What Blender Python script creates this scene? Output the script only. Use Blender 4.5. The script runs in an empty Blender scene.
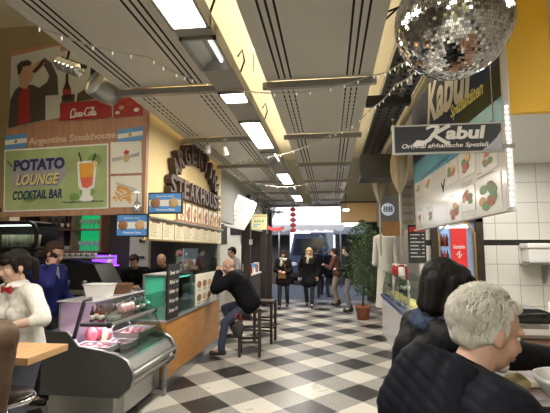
import bpy, bmesh, math, random
import numpy as np
from mathutils import Vector, Matrix, Euler, noise
random.seed(7)
SC = bpy.context.scene
COL = SC.collection
PI = math.pi
R = math.radians
V = Vector
# ------------------------------------------------------------------ camera model (used to read positions off known planes)
CAM = V((0, 0, 1.6)); YAW = R(7.55); PIT = R(6.0); FPX = 412.5
FW = V((-math.sin(YAW)*math.cos(PIT), math.cos(YAW)*math.cos(PIT), math.sin(PIT)))
RT = V((math.cos(YAW), math.sin(YAW), 0)); UP = RT.cross(FW)
def at(px, py, X=None, Y=None, Z=None):
    r = FW*FPX + RT*(px-275) + UP*(206.5-py)
    t = (X-CAM.x)/r.x if X is not None else (Y-CAM.y)/r.y if Y is not None else (Z-CAM.z)/r.z
    return CAM + r*t
# ------------------------------------------------------------------ materials
MATS = {}
def M(name, col, rough=.5, metal=0., var=.12, scale=8., bump=0., emit=0., ecol=None, alpha=1., trans=0., spec=.5, coat=0., stretch=None):
    if name in MATS: return MATS[name]
    m = bpy.data.materials.new(name); m.use_nodes = True
    nt = m.node_tree; p = nt.nodes['Principled BSDF']
    p.inputs['Roughness'].default_value = rough; p.inputs['Metallic'].default_value = metal
    p.inputs['Specular IOR Level'].default_value = spec
    p.inputs['Alpha'].default_value = alpha; p.inputs['Transmission Weight'].default_value = trans
    p.inputs['Coat Weight'].default_value = coat
    tc = nt.nodes.new('ShaderNodeTexCoord'); n = nt.nodes.new('ShaderNodeTexNoise')
    n.inputs['Scale'].default_value = scale; n.inputs['Detail'].default_value = 5
    src = tc.outputs['Object']
    if stretch:
        mp = nt.nodes.new('ShaderNodeMapping'); mp.inputs['Scale'].default_value = stretch
        nt.links.new(src, mp.inputs['Vector']); src = mp.outputs['Vector']
    nt.links.new(src, n.inputs['Vector'])
    mx = nt.nodes.new('ShaderNodeMix'); mx.data_type = 'RGBA'
    c = V(col[:3])
    mx.inputs['A'].default_value = (*[max(0, x*(1-var)) for x in c], 1)
    mx.inputs['B'].default_value = (*[min(1, x*(1+var)) for x in c], 1)
    nt.links.new(n.outputs['Fac'], mx.inputs['Factor'])
    nt.links.new(mx.outputs['Result'], p.inputs['Base Color'])
    if bump:
        b = nt.nodes.new('ShaderNodeBump'); b.inputs['Strength'].default_value = bump; b.inputs['Distance'].default_value = .01
        nt.links.new(n.outputs['Fac'], b.inputs['Height']); nt.links.new(b.outputs['Normal'], p.inputs['Normal'])
    if emit:
        p.inputs['Emission Color'].default_value = (*(ecol or col)[:3], 1); p.inputs['Emission Strength'].default_value = emit
    MATS[name] = m
    return m
def mth(nt, op, a, b=None):
    n = nt.nodes.new('ShaderNodeMath'); n.operation = op
    for i, x in enumerate((a, b)):
        if x is None: continue
        if isinstance(x, (int, float)): n.inputs[i].default_value = x
        else: nt.links.new(x, n.inputs[i])
    return n.outputs[0]
def mixc(nt, f, a, b):
    n = nt.nodes.new('ShaderNodeMix'); n.data_type = 'RGBA'
    for k, x in (('Factor', f), ('A', a), ('B', b)):
        if isinstance(x, (int, float)): n.inputs[k].default_value = x
        elif isinstance(x, tuple): n.inputs[k].default_value = (*x, 1)
        else: nt.links.new(x, n.inputs[k])
    return n.outputs['Result']
def floor_mat():
    m = bpy.data.materials.new('terrazzo_checker'); m.use_nodes = True; nt = m.node_tree; p = nt.nodes['Principled BSDF']
    tc = nt.nodes.new('ShaderNodeTexCoord'); sp = nt.nodes.new('ShaderNodeSeparateXYZ'); nt.links.new(tc.outputs['Object'], sp.inputs[0])
    a = mth(nt, 'DIVIDE', mth(nt, 'ADD', sp.outputs[0], 1.31), .545); b = mth(nt, 'DIVIDE', mth(nt, 'SUBTRACT', sp.outputs[1], 4.34), .592)
    u = mth(nt, 'ADD', a, b); v = mth(nt, 'SUBTRACT', b, a)
    u5 = mth(nt, 'ADD', u, .5); v5 = mth(nt, 'ADD', v, .5)
    iu = mth(nt, 'FLOORED_MODULO', mth(nt, 'FLOOR', u5), 2); iv = mth(nt, 'FLOORED_MODULO', mth(nt, 'FLOOR', v5), 2)
    s = mth(nt, 'ADD', iu, iv)
    isb = mth(nt, 'LESS_THAN', s, .5); isw = mth(nt, 'GREATER_THAN', s, 1.5)
    n = nt.nodes.new('ShaderNodeTexNoise'); n.inputs['Scale'].default_value = 70; n.inputs['Detail'].default_value = 4; nt.links.new(tc.outputs['Object'], n.inputs['Vector'])
    cr = nt.nodes.new('ShaderNodeValToRGB'); cr.color_ramp.elements[0].position = .38; cr.color_ramp.elements[1].position = .62; nt.links.new(n.outputs['Fac'], cr.inputs[0])
    n2 = nt.nodes.new('ShaderNodeTexNoise'); n2.inputs['Scale'].default_value = 1.7; n2.inputs['Detail'].default_value = 3; nt.links.new(tc.outputs['Object'], n2.inputs['Vector'])
    grey = mixc(nt, cr.outputs[0], (.16, .15, .135), (.40, .385, .35)); wh = mixc(nt, cr.outputs[0], (.55, .52, .46), (.64, .61, .54)); bk = mixc(nt, cr.outputs[0], (.007, .0065, .006), (.016, .014, .013))
    c = mixc(nt, isw, mixc(nt, isb, grey, bk), wh)
    fu = mth(nt, 'ABSOLUTE', mth(nt, 'SUBTRACT', mth(nt, 'FRACT', u5), .5)); fv = mth(nt, 'ABSOLUTE', mth(nt, 'SUBTRACT', mth(nt, 'FRACT', v5), .5))
    g = mth(nt, 'GREATER_THAN', mth(nt, 'MAXIMUM', fu, fv), .494)
    c = mixc(nt, mth(nt, 'MULTIPLY', g, .6), c, (.12, .11, .10))
    c = mixc(nt, mth(nt, 'MULTIPLY', n2.outputs['Fac'], .10), c, (.20, .18, .15))
    nt.links.new(c, p.inputs['Base Color'])
    rr = mth(nt, 'ADD', mth(nt, 'MULTIPLY', n2.outputs['Fac'], .25), .2); nt.links.new(rr, p.inputs['Roughness']); p.inputs['Specular IOR Level'].default_value = .32
    return m
def tile_mat():
    m = bpy.data.materials.new('white_wall_tile'); m.use_nodes = True; nt = m.node_tree; p = nt.nodes['Principled BSDF']
    tc = nt.nodes.new('ShaderNodeTexCoord'); sp = nt.nodes.new('ShaderNodeSeparateXYZ'); nt.links.new(tc.outputs['Object'], sp.inputs[0])
    T = .325
    fx = mth(nt, 'ABSOLUTE', mth(nt, 'SUBTRACT', mth(nt, 'FRACT', mth(nt, 'DIVIDE', mth(nt, 'ADD', sp.outputs[0], 10.05), T)), .5))
    fz = mth(nt, 'ABSOLUTE', mth(nt, 'SUBTRACT', mth(nt, 'FRACT', mth(nt, 'DIVIDE', mth(nt, 'ADD', sp.outputs[2], 10.0), T)), .5))
    g = mth(nt, 'GREATER_THAN', mth(nt, 'MAXIMUM', fx, fz), .482)
    n = nt.nodes.new('ShaderNodeTexNoise'); n.inputs['Scale'].default_value = 2.5; nt.links.new(tc.outputs['Object'], n.inputs['Vector'])
    c = mixc(nt, n.outputs['Fac'], (.66, .64, .58), (.76, .74, .68)); c = mixc(nt, g, c, (.40, .39, .36))
    st = mth(nt, 'MULTIPLY', mth(nt, 'GREATER_THAN', sp.outputs[2], 1.67), mth(nt, 'LESS_THAN', sp.outputs[2], 1.76))
    c = mixc(nt, st, c, (.025, .022, .02)); nt.links.new(c, p.inputs['Base Color']); p.inputs['Roughness'].default_value = .18
    return m
def wood_mat(name, a, b, scale=(1, 1, 1), rough=.45):
    if name in MATS: return MATS[name]
    m = bpy.data.materials.new(name); m.use_nodes = True; nt = m.node_tree; p = nt.nodes['Principled BSDF']
    tc = nt.nodes.new('ShaderNodeTexCoord'); mp = nt.nodes.new('ShaderNodeMapping'); mp.inputs['Scale'].default_value = scale; nt.links.new(tc.outputs['Object'], mp.inputs['Vector'])
    n = nt.nodes.new('ShaderNodeTexNoise'); n.inputs['Scale'].default_value = 4; n.inputs['Detail'].default_value = 8; n.inputs['Roughness'].default_value = .65; nt.links.new(mp.outputs['Vector'], n.inputs['Vector'])
    cr = nt.nodes.new('ShaderNodeValToRGB'); cr.color_ramp.elements[0].position = .3; cr.color_ramp.elements[1].position = .7
    cr.color_ramp.elements[0].color = (*a, 1); cr.color_ramp.elements[1].color = (*b, 1)
    nt.links.new(n.outputs['Fac'], cr.inputs[0]); nt.links.new(cr.outputs[0], p.inputs['Base Color']); p.inputs['Roughness'].default_value = rough
    MATS[name] = m; return m
def glass_mat(name='clear_glass', tint=(.9, .97, .95), refl=.12):
    # clear thin glass: mostly see-through with a mirror film
    if name in MATS: return MATS[name]
    m = bpy.data.materials.new(name); m.use_nodes = True; nt = m.node_tree; nt.nodes.clear()
    o = nt.nodes.new('ShaderNodeOutputMaterial'); t = nt.nodes.new('ShaderNodeBsdfTransparent'); g = nt.nodes.new('ShaderNodeBsdfGlossy'); mx = nt.nodes.new('ShaderNodeMixShader'); fr = nt.nodes.new('ShaderNodeFresnel')
    t.inputs[0].default_value = (*tint, 1); g.inputs['Roughness'].default_value = .03; fr.inputs[0].default_value = 1.45
    f = mth(nt, 'ADD', mth(nt, 'MULTIPLY', fr.outputs[0], .6), refl*.25)
    nt.links.new(f, mx.inputs[0]); nt.links.new(t.outputs[0], mx.inputs[1]); nt.links.new(g.outputs[0], mx.inputs[2]); nt.links.new(mx.outputs[0], o.inputs[0])
    MATS[name] = m; return m
# ------------------------------------------------------------------ mesh builder
class MB:
    def __init__(s): s.v = []; s.f = []; s.fm = []; s.mats = []; s.sm = []
    def mi(s, m):
        if m not in s.mats: s.mats.append(m)
        return s.mats.index(m)
    def add(s, vs, fs, m, smooth=False):
        o = len(s.v); s.v += [V(x) for x in vs]; k = s.mi(m)
        for f in fs: s.f.append([o+i for i in f]); s.fm.append(k); s.sm.append(smooth)
        return s
    def box(s, a, b, m, bev=0.):
        x0, y0, z0 = [min(a[i], b[i]) for i in range(3)]; x1, y1, z1 = [max(a[i], b[i]) for i in range(3)]
        bv = min(bev, (x1-x0)*.45, (y1-y0)*.45, (z1-z0)*.45)
        if bv <= 0:
            return s.add([(x0,y0,z0),(x1,y0,z0),(x1,y1,z0),(x0,y1,z0),(x0,y0,z1),(x1,y0,z1),(x1,y1,z1),(x0,y1,z1)],
                  [(0,3,2,1),(4,5,6,7),(0,1,5,4),(1,2,6,5),(2,3,7,6),(3,0,4,7)], m)
        bm = bmesh.new(); bmesh.ops.create_cube(bm, size=1)
        for v in bm.verts: v.co = V(((x0+x1)/2+v.co.x*(x1-x0), (y0+y1)/2+v.co.y*(y1-y0), (z0+z1)/2+v.co.z*(z1-z0)))
        bmesh.ops.bevel(bm, geom=list(bm.edges), offset=bv, segments=2, affect='EDGES', profile=.5)
        return s.bm(bm, m)
    def bm(s, bm, m, smooth=False, mat=None):
        bm.verts.index_update()
        s.add([(mat @ v.co) if mat else v.co.copy() for v in bm.verts], [[v.index for v in f.verts] for f in bm.faces], m, smooth); bm.free(); return s
    def tube(s, pts, r, m, seg=8, closed=False, smooth=True):
        pts = [V(p) for p in pts]; n = len(pts); rs = r if isinstance(r, (list, tuple)) else [r]*n
        vs = []; fs = []; ref = None
        for i, p in enumerate(pts):
            d = (pts[min(i+1, n-1)] - pts[max(i-1, 0)])
            if closed: d = pts[(i+1) % n]-pts[(i-1) % n]
            if d.length < 1e-9: d = V((0, 0, 1))
            d.normalize()
            if ref is None: ref = V((0, 0, 1)) if abs(d.z) < .9 else V((1, 0, 0))
            x = ref.cross(d)
            if x.length < 1e-5: x = V((0, 1, 0)).cross(d)
            x.normalize(); y = d.cross(x); ref = y
            for k in range(seg):
                a = 2*PI*k/seg; vs.append(p + (x*math.cos(a)+y*math.sin(a))*rs[i])
        for i in range(n if closed else n-1):
            j = (i+1) % n
            for k in range(seg): fs.append((i*seg+k, i*seg+(k+1) % seg, j*seg+(k+1) % seg, j*seg+k))
        if not closed: fs += [tuple(range(seg))[::-1], tuple((n-1)*seg+k for k in range(seg))]
        return s.add(vs, fs, m, smooth)
    def lathe(s, prof, c, m, seg=20, smooth=True, axis='z'):
        vs = []; fs = []; c = V(c)
        for (r, z) in prof:
            for k in range(seg):
                a = 2*PI*k/seg; q = V((r*math.cos(a), r*math.sin(a), z))
                if axis == 'x': q = V((q.z, q.x, q.y))
                if axis == 'y': q = V((q.x, q.z, q.y))
                vs.append(c+q)
        n = len(prof)
        for i in range(n-1):
            for k in range(seg): fs.append((i*seg+k, i*seg+(k+1) % seg, (i+1)*seg+(k+1) % seg, (i+1)*seg+k))
        fs += [tuple(range(seg))[::-1], tuple((n-1)*seg+k for k in range(seg))]
        return s.add(vs, fs, m, smooth)
    def ell(s, c, r, m, rot=None, sub=2, smooth=True):
        bm = bmesh.new(); bmesh.ops.create_icosphere(bm, subdivisions=sub, radius=1)
        r = (r, r, r) if isinstance(r, (int, float)) else r
        mt = Matrix.Translation(V(c)) @ (rot if rot is not None else Matrix.Identity(4)) @ Matrix.Diagonal((*r, 1))
        return s.bm(bm, m, smooth, mt)
    def cap(s, a, ra, b, rb, m, seg=12):
        a = V(a); b = V(b); d = b-a
        if d.length < 1e-6: return s.ell(a, max(ra, rb), m)
        d.normalize(); q = 4; pts = []; rs = []
        for i in range(q, 0, -1):
            t = i/q*PI/2*.985; pts.append(a-d*ra*math.sin(t)); rs.append(ra*math.cos(t))
        L = (b-a).length; nn = max(1, int(L/max(.02, min(ra, rb))))
        for i in range(nn+1): pts.append(a+d*L*i/nn); rs.append(ra+(rb-ra)*i/nn)
        for i in range(1, q+1):
            t = i/q*PI/2*.985; pts.append(b+d*rb*math.sin(t)); rs.append(rb*math.cos(t))
        return s.tube(pts, rs, m, seg)
    def prism(s, pts, vec, m):
        pts = [V(p) for p in pts]; n = len(pts); vec = V(vec)
        return s.add(pts+[p+vec for p in pts], [tuple(range(n))[::-1], tuple(range(n, 2*n))]+[(i, (i+1) % n, n+(i+1) % n, n+i) for i in range(n)], m)
    def build(s, name, parent=None, local=True, fix=True):
        me = bpy.data.meshes.new(name)
        o = bpy.data.objects.new(name, me); COL.objects.link(o)
        vs = s.v
        if parent is not None:
            o.parent = parent
            if not local:
                inv = PW[parent.name]
                inv = inv.inverted(); vs = [inv @ v for v in vs]
            PW[o.name] = PW[parent.name].copy()
        else:
            xs = [v.x for v in vs]; ys = [v.y for v in vs]; zs = [v.z for v in vs]
            c = V(((min(xs)+max(xs))/2, (min(ys)+max(ys))/2, min(zs))); vs = [v-c for v in vs]; o.location = c
            PW[o.name] = Matrix.Translation(c)
        me.from_pydata([tuple(v) for v in vs], [], s.f)
        for m in s.mats: me.materials.append(m)
        me.polygons.foreach_set('material_index', s.fm); me.polygons.foreach_set('use_smooth', s.sm); me.update()
        if fix:
            bm = bmesh.new(); bm.from_mesh(me); bmesh.ops.recalc_face_normals(bm, faces=bm.faces); bm.to_mesh(me); bm.free()
        return o
PW = {}
def tag(o, label, cat, group=None, kind=None):
    o['label'] = label; o['category'] = cat
    if group: o['group'] = group
    if kind: o['kind'] = kind
    return o
def thing(name, label, cat, loc=(0, 0, 0), rz=0., group=None):
    o = bpy.data.objects.new(name, None); COL.objects.link(o); o.location = loc; o.rotation_euler = (0, 0, rz); o.empty_display_size = .1
    PW[o.name] = Matrix.Translation(V(loc)) @ Matrix.Rotation(rz, 4, 'Z')
    return tag(o, label, cat, group)
def struct(o): o['kind'] = 'structure'; return o
def dup(root, loc, rz=None, label=None, group=None):
    r = root.copy(); COL.objects.link(r); r.location = loc
    if rz is not None: r.rotation_euler = (0, 0, rz)
    if label: r['label'] = label
    if group: r['group'] = group
    for ch in list(root.children):
        c = ch.copy(); COL.objects.link(c); c.parent = r
        for g in list(ch.children):
            d = g.copy(); COL.objects.link(d); d.parent = c
    return r
def box1(name, a, b, m, label, cat, bev=.004, group=None):
    return tag(MB().box(a, b, m, bev).build(name), label, cat, group)
# ------------------------------------------------------------------ lettering
def text_geo(s, shear=0., bold=0., space=1.):
    cu = bpy.data.curves.new('t', 'FONT'); cu.body = s; cu.shear = shear; cu.offset = bold; cu.space_character = space; cu.resolution_u = 3
    o = bpy.data.objects.new('t', cu); COL.objects.link(o)
    dg = bpy.context.evaluated_depsgraph_get(); dg.update()
    me = bpy.data.meshes.new_from_object(o.evaluated_get(dg))
    vs = [V((v.co.x, v.co.y)) for v in me.vertices]; fs = [list(p.vertices) for p in me.polygons]
    bpy.data.objects.remove(o); bpy.data.meshes.remove(me); bpy.data.curves.remove(cu)
    return vs, fs
class Frame:
    """a flat face standing at a real place: origin, direction of reading, normal towards the viewer"""
    def __init__(s, o, xdir, up=(0, 0, 1)):
        s.o = V(o); s.x = V(xdir).normalized(); s.u = V(up).normalized(); s.n = s.x.cross(s.u).normalized()
    def P(s, u, z, off=0.): return s.o + s.x*u + s.u*z + s.n*off
    def px(s, px, py):
        r = FW*FPX + RT*(px-275) + UP*(206.5-py); t = (s.o-CAM).dot(s.n)/r.dot(s.n); d = CAM+r*t-s.o
        return (d.dot(s.x), d.dot(s.u))
    def poly(s, mb, pts, off, th, m): return mb.prism([s.P(u, z, off) for u, z in pts], s.n*th, m)
    def pxpoly(s, mb, pts, off, th, m): return s.poly(mb, [s.px(*p) for p in pts], off, th, m)
    def rect(s, mb, u0, z0, u1, z1, off, th, m): return s.poly(mb, [(u0, z0), (u1, z0), (u1, z1), (u0, z1)], off, th, m)
    def disc(s, mb, u, z, ru, rz, off, th, m, n=18): return s.poly(mb, [(u+ru*math.cos(2*PI*k/n), z+rz*math.sin(2*PI*k/n)) for k in range(n)], off, th, m)
    def stroke(s, mb, pts, w, off, th, m):
        for i_, (a, b) in enumerate(zip(pts[:-1], pts[1:])):
            off += .00025; d = V((b[0]-a[0], b[1]-a[1])); L = d.length
            if L < 1e-6: continue
            d /= L; q = V((-d.y, d.x))*w/2; e = d*w*.3
            s.poly(mb, [(a[0]-e.x-q.x, a[1]-e.y-q.y), (b[0]+e.x-q.x, b[1]+e.y-q.y), (b[0]+e.x+q.x, b[1]+e.y+q.y), (a[0]-e.x+q.x, a[1]-e.y+q.y)], off, th, m)
    def text(s, mb, t, u0, z0, w, h, off, th, m, shear=0., bold=.02, warp=None):
        vs, fs = text_geo(t, shear, bold)
        if not vs: return
        x0 = min(v.x for v in vs); x1 = max(v.x for v in vs); y0 = min(v.y for v in vs); y1 = max(v.y for v in vs)
        q = []
        for v in vs:
            a = (v.x-x0)/(x1-x0); b = (v.y-y0)/(y1-y0); u, z = (u0+a*w, z0+b*h) if warp is None else warp(a, b)
            q.append((u, z))
        n = len(q)
        mb.add([s.P(u, z, off+th) for u, z in q], fs, m)
        if th > .004:  # side walls
            cnt = {}
            for f in fs:
                for i in range(len(f)):
                    e = (f[i], f[(i+1) % len(f)]); cnt[tuple(sorted(e))] = cnt.get(tuple(sorted(e)), 0)+1
            vs2 = [s.P(u, z, off) for u, z in q]+[s.P(u, z, off+th) for u, z in q]
            mb.add(vs2, [(a, b, n+b, n+a) for (a, b), c in cnt.items() if c == 1], m)
ORD = ['nearest', 'second', 'third', 'fourth', 'fifth', 'sixth', 'seventh', 'eighth', 'ninth', 'tenth', 'eleventh', 'twelfth']
# ------------------------------------------------------------------ palette
steel = M('brushed_steel', (.42, .42, .41), .32, .9, .15, 3, stretch=(1, 40, 1))
steel_dark = M('dark_steel', (.10, .10, .105), .4, .6)
alu = M('aluminium', (.55, .55, .54), .35, .8)
blackp = M('black_plastic', (.018, .018, .02), .4)
black = M('matt_black', (.012, .012, .013), .7)
white = M('white_paint', (.78, .77, .73), .5, var=.05)
whitep = M('white_plastic', (.82, .81, .78), .35, var=.04)
paper = M('paper', (.80, .77, .66), .7, var=.06)
cream = M('cream_paper', (.74, .66, .47), .7, var=.08)
red = M('red', (.45, .02, .025), .45)
blue = M('flag_blue', (.12, .30, .60), .5, var=.1)
darkblue = M('dark_blue', (.02, .03, .10), .45)
green = M('leaf_green', (.05, .13, .03), .55, var=.4)
gold = M('gold_paint', (.45, .30, .08), .4, .5)
darkwood = wood_mat('dark_wood', (.018, .010, .007), (.045, .026, .018), (1, 1, 8), .4)
midwood = wood_mat('mid_wood', (.28, .13, .055), (.40, .21, .10), (10, 10, 1.2), .5)
boardwood = wood_mat('board_wood', (.34, .17, .10), (.50, .28, .18), (7, 7, .8), .5)
honey = wood_mat('honey_counter_wood', (.46, .20, .05), (.60, .29, .085), (1, 1, 4), .38)
tablewood = wood_mat('table_wood', (.50, .28, .12), (.66, .41, .20), (6, 1, 6), .4)
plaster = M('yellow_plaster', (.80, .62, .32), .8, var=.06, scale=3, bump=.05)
glass = glass_mat()
# ================================================================== THE SETTING
fm = floor_mat(); tm = tile_mat()
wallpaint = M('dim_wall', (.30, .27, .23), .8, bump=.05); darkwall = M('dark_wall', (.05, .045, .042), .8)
ceilp = M('ceiling_plaster', (.84, .76, .55), .85, scale=2, bump=.08); greywall = M('grey_wall', (.30, .30, .28), .6)
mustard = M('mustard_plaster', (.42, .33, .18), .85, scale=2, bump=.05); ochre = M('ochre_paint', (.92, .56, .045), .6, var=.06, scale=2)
stallwhite = M('stall_white', (.78, .77, .72), .5, var=.04)
def S(name, a, b, m): return struct(MB().box(a, b, m).build(name))
S('floor', (-7.5, -6, -.1), (4, 13.6, 0), fm).location.z = -.1
bpy.data.objects['floor'].location = (0, 0, 0)
me = bpy.data.objects['floor'].data
fo = bpy.data.objects['floor']
for v in fo.data.vertices: v.co = (v.co.x-1.75, v.co.y+3.8, v.co.z-.1)
S('ceiling', (-7.5, -6, 4.6), (4, 13.6, 4.7), ceilp)
S('wall_left', (-7.6, -6, 0), (-7.5, 13.6, 4.6), wallpaint); S('wall_right', (4, -6, 0), (4.1, 13.6, 4.6), wallpaint)
S('wall_rear', (-7.5, -6.1, 0), (4, -6, .9), wallpaint); S('wall_rear_top', (-7.5, -6.1, 3.2), (4, -6, 4.6), wallpaint); S('wall_rear_left', (-7.5, -6.1, .9), (-3.2, -6, 3.2), wallpaint); S('wall_rear_middle', (-.2, -6.1, .9), (.6, -6, 3.2), wallpaint)
for k, (xa, xb) in enumerate(((-3.2, -.2), (.6, 4))):
    struct(MB().box((xa, -6.06, .9), (xb, -6.05, 3.2), glass).box((xa, -6.08, .9), (xa+.06, -6.02, 3.2), white).box((xb-.06, -6.08, .9), (xb, -6.02, 3.2), white).box(((xa+xb)/2-.03, -6.08, .9), ((xa+xb)/2+.03, -6.02, 3.2), white).build(f'window_{k+1}'))
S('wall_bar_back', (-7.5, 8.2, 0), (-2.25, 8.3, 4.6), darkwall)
S("wall_steakhouse", (-1.975, 4.16, 1.70), (-1.95, 7.25, 4.6), plaster)
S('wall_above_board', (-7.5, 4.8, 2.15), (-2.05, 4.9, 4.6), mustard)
S('wall_stall_left', (-3.6, 8.3, 0), (-3.5, 13.6, 4.6), stallwhite)
S('trim_1', (-2.05, 7.26, 2.12), (-1.95, 13.5, 3.3), greywall)
S('wall_far', (-7.5, 13.5, 3.02), (4, 13.6, 4.6), greywall)
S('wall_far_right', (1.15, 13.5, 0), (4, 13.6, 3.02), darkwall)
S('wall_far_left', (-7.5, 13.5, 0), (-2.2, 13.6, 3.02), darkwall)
o = S('wall_tiled', (1.45, 7.0, 0), (4.0, 7.1, 4.6), tm)
for v in o.data.vertices: v.co += o.location
o.location = (0, 0, 0)
S('wall_stall_ceiling', (1.42, 3.26, 2.98), (4, 7.0, 3.04), stallwhite)
S('wall_fascia', (1.315, 3.2, 2.62), (1.66, 3.26, 3.52), ochre); S('wall_fascia_side', (1.66, 3.19, 2.62), (4, 3.26, 4.6), M('beige_paint', (.55, .51, .42), .6, var=.05))
S('trim_2', (1.36, 3.2, 3.52), (1.66, 3.26, 4.6), darkwall)
S('wall_right_far', (1.75, 7.1, 0), (1.85, 13.5, 4.6), M('stall_grey', (.22, .20, .18), .8))
# the street beyond the open end
S('street_ground', (-14, 13.6, -.1), (14, 30, -.02), M('asphalt', (.16, .16, .165), .85, scale=20))
fac = M('street_facade', (.62, .66, .72), .7, var=.06, scale=1)
mb = MB().box((-14, 26, 0), (14, 26.4, 9), fac); wg = M('street_window', (.08, .10, .13), .15)
for k in range(9):
    for z in (1.0, 3.6, 6.2): mb.box((-12+k*2.7, 25.93, z), (-10.6+k*2.7, 25.99, z+1.7), wg)
tag(mb.build('facade'), 'pale building front with dark windows across the bright street', 'building')
# ------------------------------------------------------------------ ceiling panels on channels
panelm = M('panel_enamel', (.70, .685, .63), .40, .08, .06, 2, spec=.5); slotm = M('slot_black', (.01, .01, .01), .8); stripm = M('slot_strip_enamel', (.74, .72, .66), .4, .08, .05, 2)
beamm = M('channel_grey', (.36, .355, .34), .4, .5)
def ceiling_panel(loc, L, label, group, dashed):
    t = thing('ceiling_panel', label, 'ceiling panel', loc, 0, group)
    W = .905
    MB().box((0, 0, 0), (W, L, .012), panelm).box((0, 0, .012), (.02, L, .07), panelm).box((W-.02, 0, .012), (W, L, .07), panelm).build('sheet', t)
    for x in (.085, .655):
        b = MB().box((x, .03, -.004), (x+.165, L-.03, -.0005), stripm)
        for k in range(3):
            sx = x+.028+.05*k
            if dashed:
                n = 14
                for j in range(n): b.box((sx, .06+j*(L-.12)/n, -.0065), (sx+.013, .06+(j+.72)*(L-.12)/n, -.0042), slotm)
            else: b.box((sx, .05, -.0065), (sx+.015, L-.05, -.0042), slotm)
        b.build('slot_strip', t)
    return t
BY = [-3.35, -1.65, .05, 1.75, 3.45, 5.12, 6.85, 8.55, 10.25, 11.9, 13.45]
P = {}
for dash in (0, 1): P[dash] = None
for row, x0, nm in ((0, -.53, 'middle row'), (1, -1.885, 'row along the yellow wall')):
    for i in range(len(BY)-1):
        y = BY[i]+.03; L = BY[i+1]-BY[i]-.06
        if i < 2 and row == 1: pass
        vis = i-2
        lab = f'grey slotted metal ceiling panel, {ORD[max(vis,0)]} bay ahead in the {nm}' if vis >= 0 else f'grey slotted metal ceiling panel of the {nm}, overhead behind the viewer' + (' further back' if vis == -2 else '')
        ceiling_panel((x0, y, 3.06), L, lab, 'ceiling panels', i == 4)
for row, x0, x1, nm in ((0, -.565, .41, 'middle ceiling row'), (1, -1.92, -.99, 'ceiling row by the yellow wall')):
    for i in range(2, len(BY)):
        y = BY[i]
        o = MB().box((x0, y-.025, 3.0), (x1, y+.025, 3.012), beamm).box((x0, y-.025, 3.012), (x1, y-.018, 3.055), beamm).box((x0, y+.018, 3.012), (x1, y+.025, 3.055), beamm).build('ceiling_channel')
        tag(o, f'grey metal channel crossing under the {nm}, {ORD[i-2]} one ahead', 'ceiling beam', 'ceiling channels')
# ------------------------------------------------------------------ light strip
housm = M('fitting_grey', (.36, .355, .33), .45, .3); diffm = M('lit_diffuser', (1, .97, .9), .5, var=0, emit=16, ecol=(1, .96, .86)); dullm = M('unlit_reflector', (.60, .61, .56), .25, .3)
def area(name, loc, sx, sy, power, col=(1, .93, .82), rot=(0, 0, 0)):
    l = bpy.data.lights.new(name, 'AREA'); l.shape = 'RECTANGLE'; l.size = sx; l.size_y = sy; l.energy = power; l.color = col
    o = bpy.data.objects.new(name, l); COL.objects.link(o); o.location = loc; o.rotation_euler = rot; return o
FIT = [(-4.6, -3.4, 1), (-1.7, -.5, 1), (1.12, 2.38, 1), (2.5, 3.0, 0), (3.45, 3.72, 1), (4.3, 5.5, 1), (5.75, 6.6, 0), (7.4, 8.6, 1), (8.9, 9.7, 0), (10.4, 11.7, 1)]
fl = {2: 'nearest lit ceiling light, bright white above the steakhouse board', 3: 'unlit open ceiling light with grey reflector behind the nearest lit one', 4: 'small bright ceiling light just before a channel',
      5: 'lit ceiling light level with the yellow letter wall', 6: 'unlit ceiling light beyond the lit one at the letter wall', 7: 'lit ceiling light above the hanging price sign', 8: 'unlit ceiling light further down the strip', 9: 'last lit ceiling light before the street end'}
for i, (a, b, lit) in enumerate(FIT):
    lab = fl.get(i, f'lit ceiling light overhead behind the viewer, number {i+1} from the rear wall')
    t = thing('ceiling_light', lab, 'ceiling light', (-.85, (a+b)/2, 2.98), 0, 'ceiling lights in the strip'); h = (b-a)/2
    MB().box((-.125, -h, 0), (-.105, h, .1), housm).box((.105, -h, 0), (.125, h, .1), housm).box((-.125, -h, 0), (.125, -h+.02, .1), housm).box((-.125, h-.02, 0), (.125, h, .1), housm).box((-.125, -h, .1), (.125, h, .115), housm).build('housing', t)
    if lit:
        MB().box((-.104, -h+.021, .015), (.104, h-.021, .025), diffm).build('diffuser', t)
        area('strip_lamp', (-.85, (a+b)/2, 2.97), .2, b-a-.04, 30*(b-a))
    else:
        MB().add([(-.104, -h+.021, .03), (-.03, -h+.021, .095), (-.03, h-.021, .095), (-.104, h-.021, .03)], [(0, 1, 2, 3)], dullm).add([(.104, -h+.021, .03), (.03, -h+.021, .095), (.03, h-.021, .095), (.104, h-.021, .03)], [(0, 1, 2, 3)], dullm).build('reflector', t, fix=False)
        MB().tube([(.045, -h+.05, .06), (.045, h-.05, .06)], .013, M('faint_tube', (1, 1, .95), .3, emit=1.2)).build('tube', t)
edge = -5.0
for i, (a, b, lit) in enumerate(FIT+[(13.4, 13.4, 0)]):
    if a-edge > .03:
        struct(MB().box((-.975, edge+.004, 3.0), (-.725, a-.004, 3.09), housm).build(f'trim_{10+i}'))
    edge = b
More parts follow.
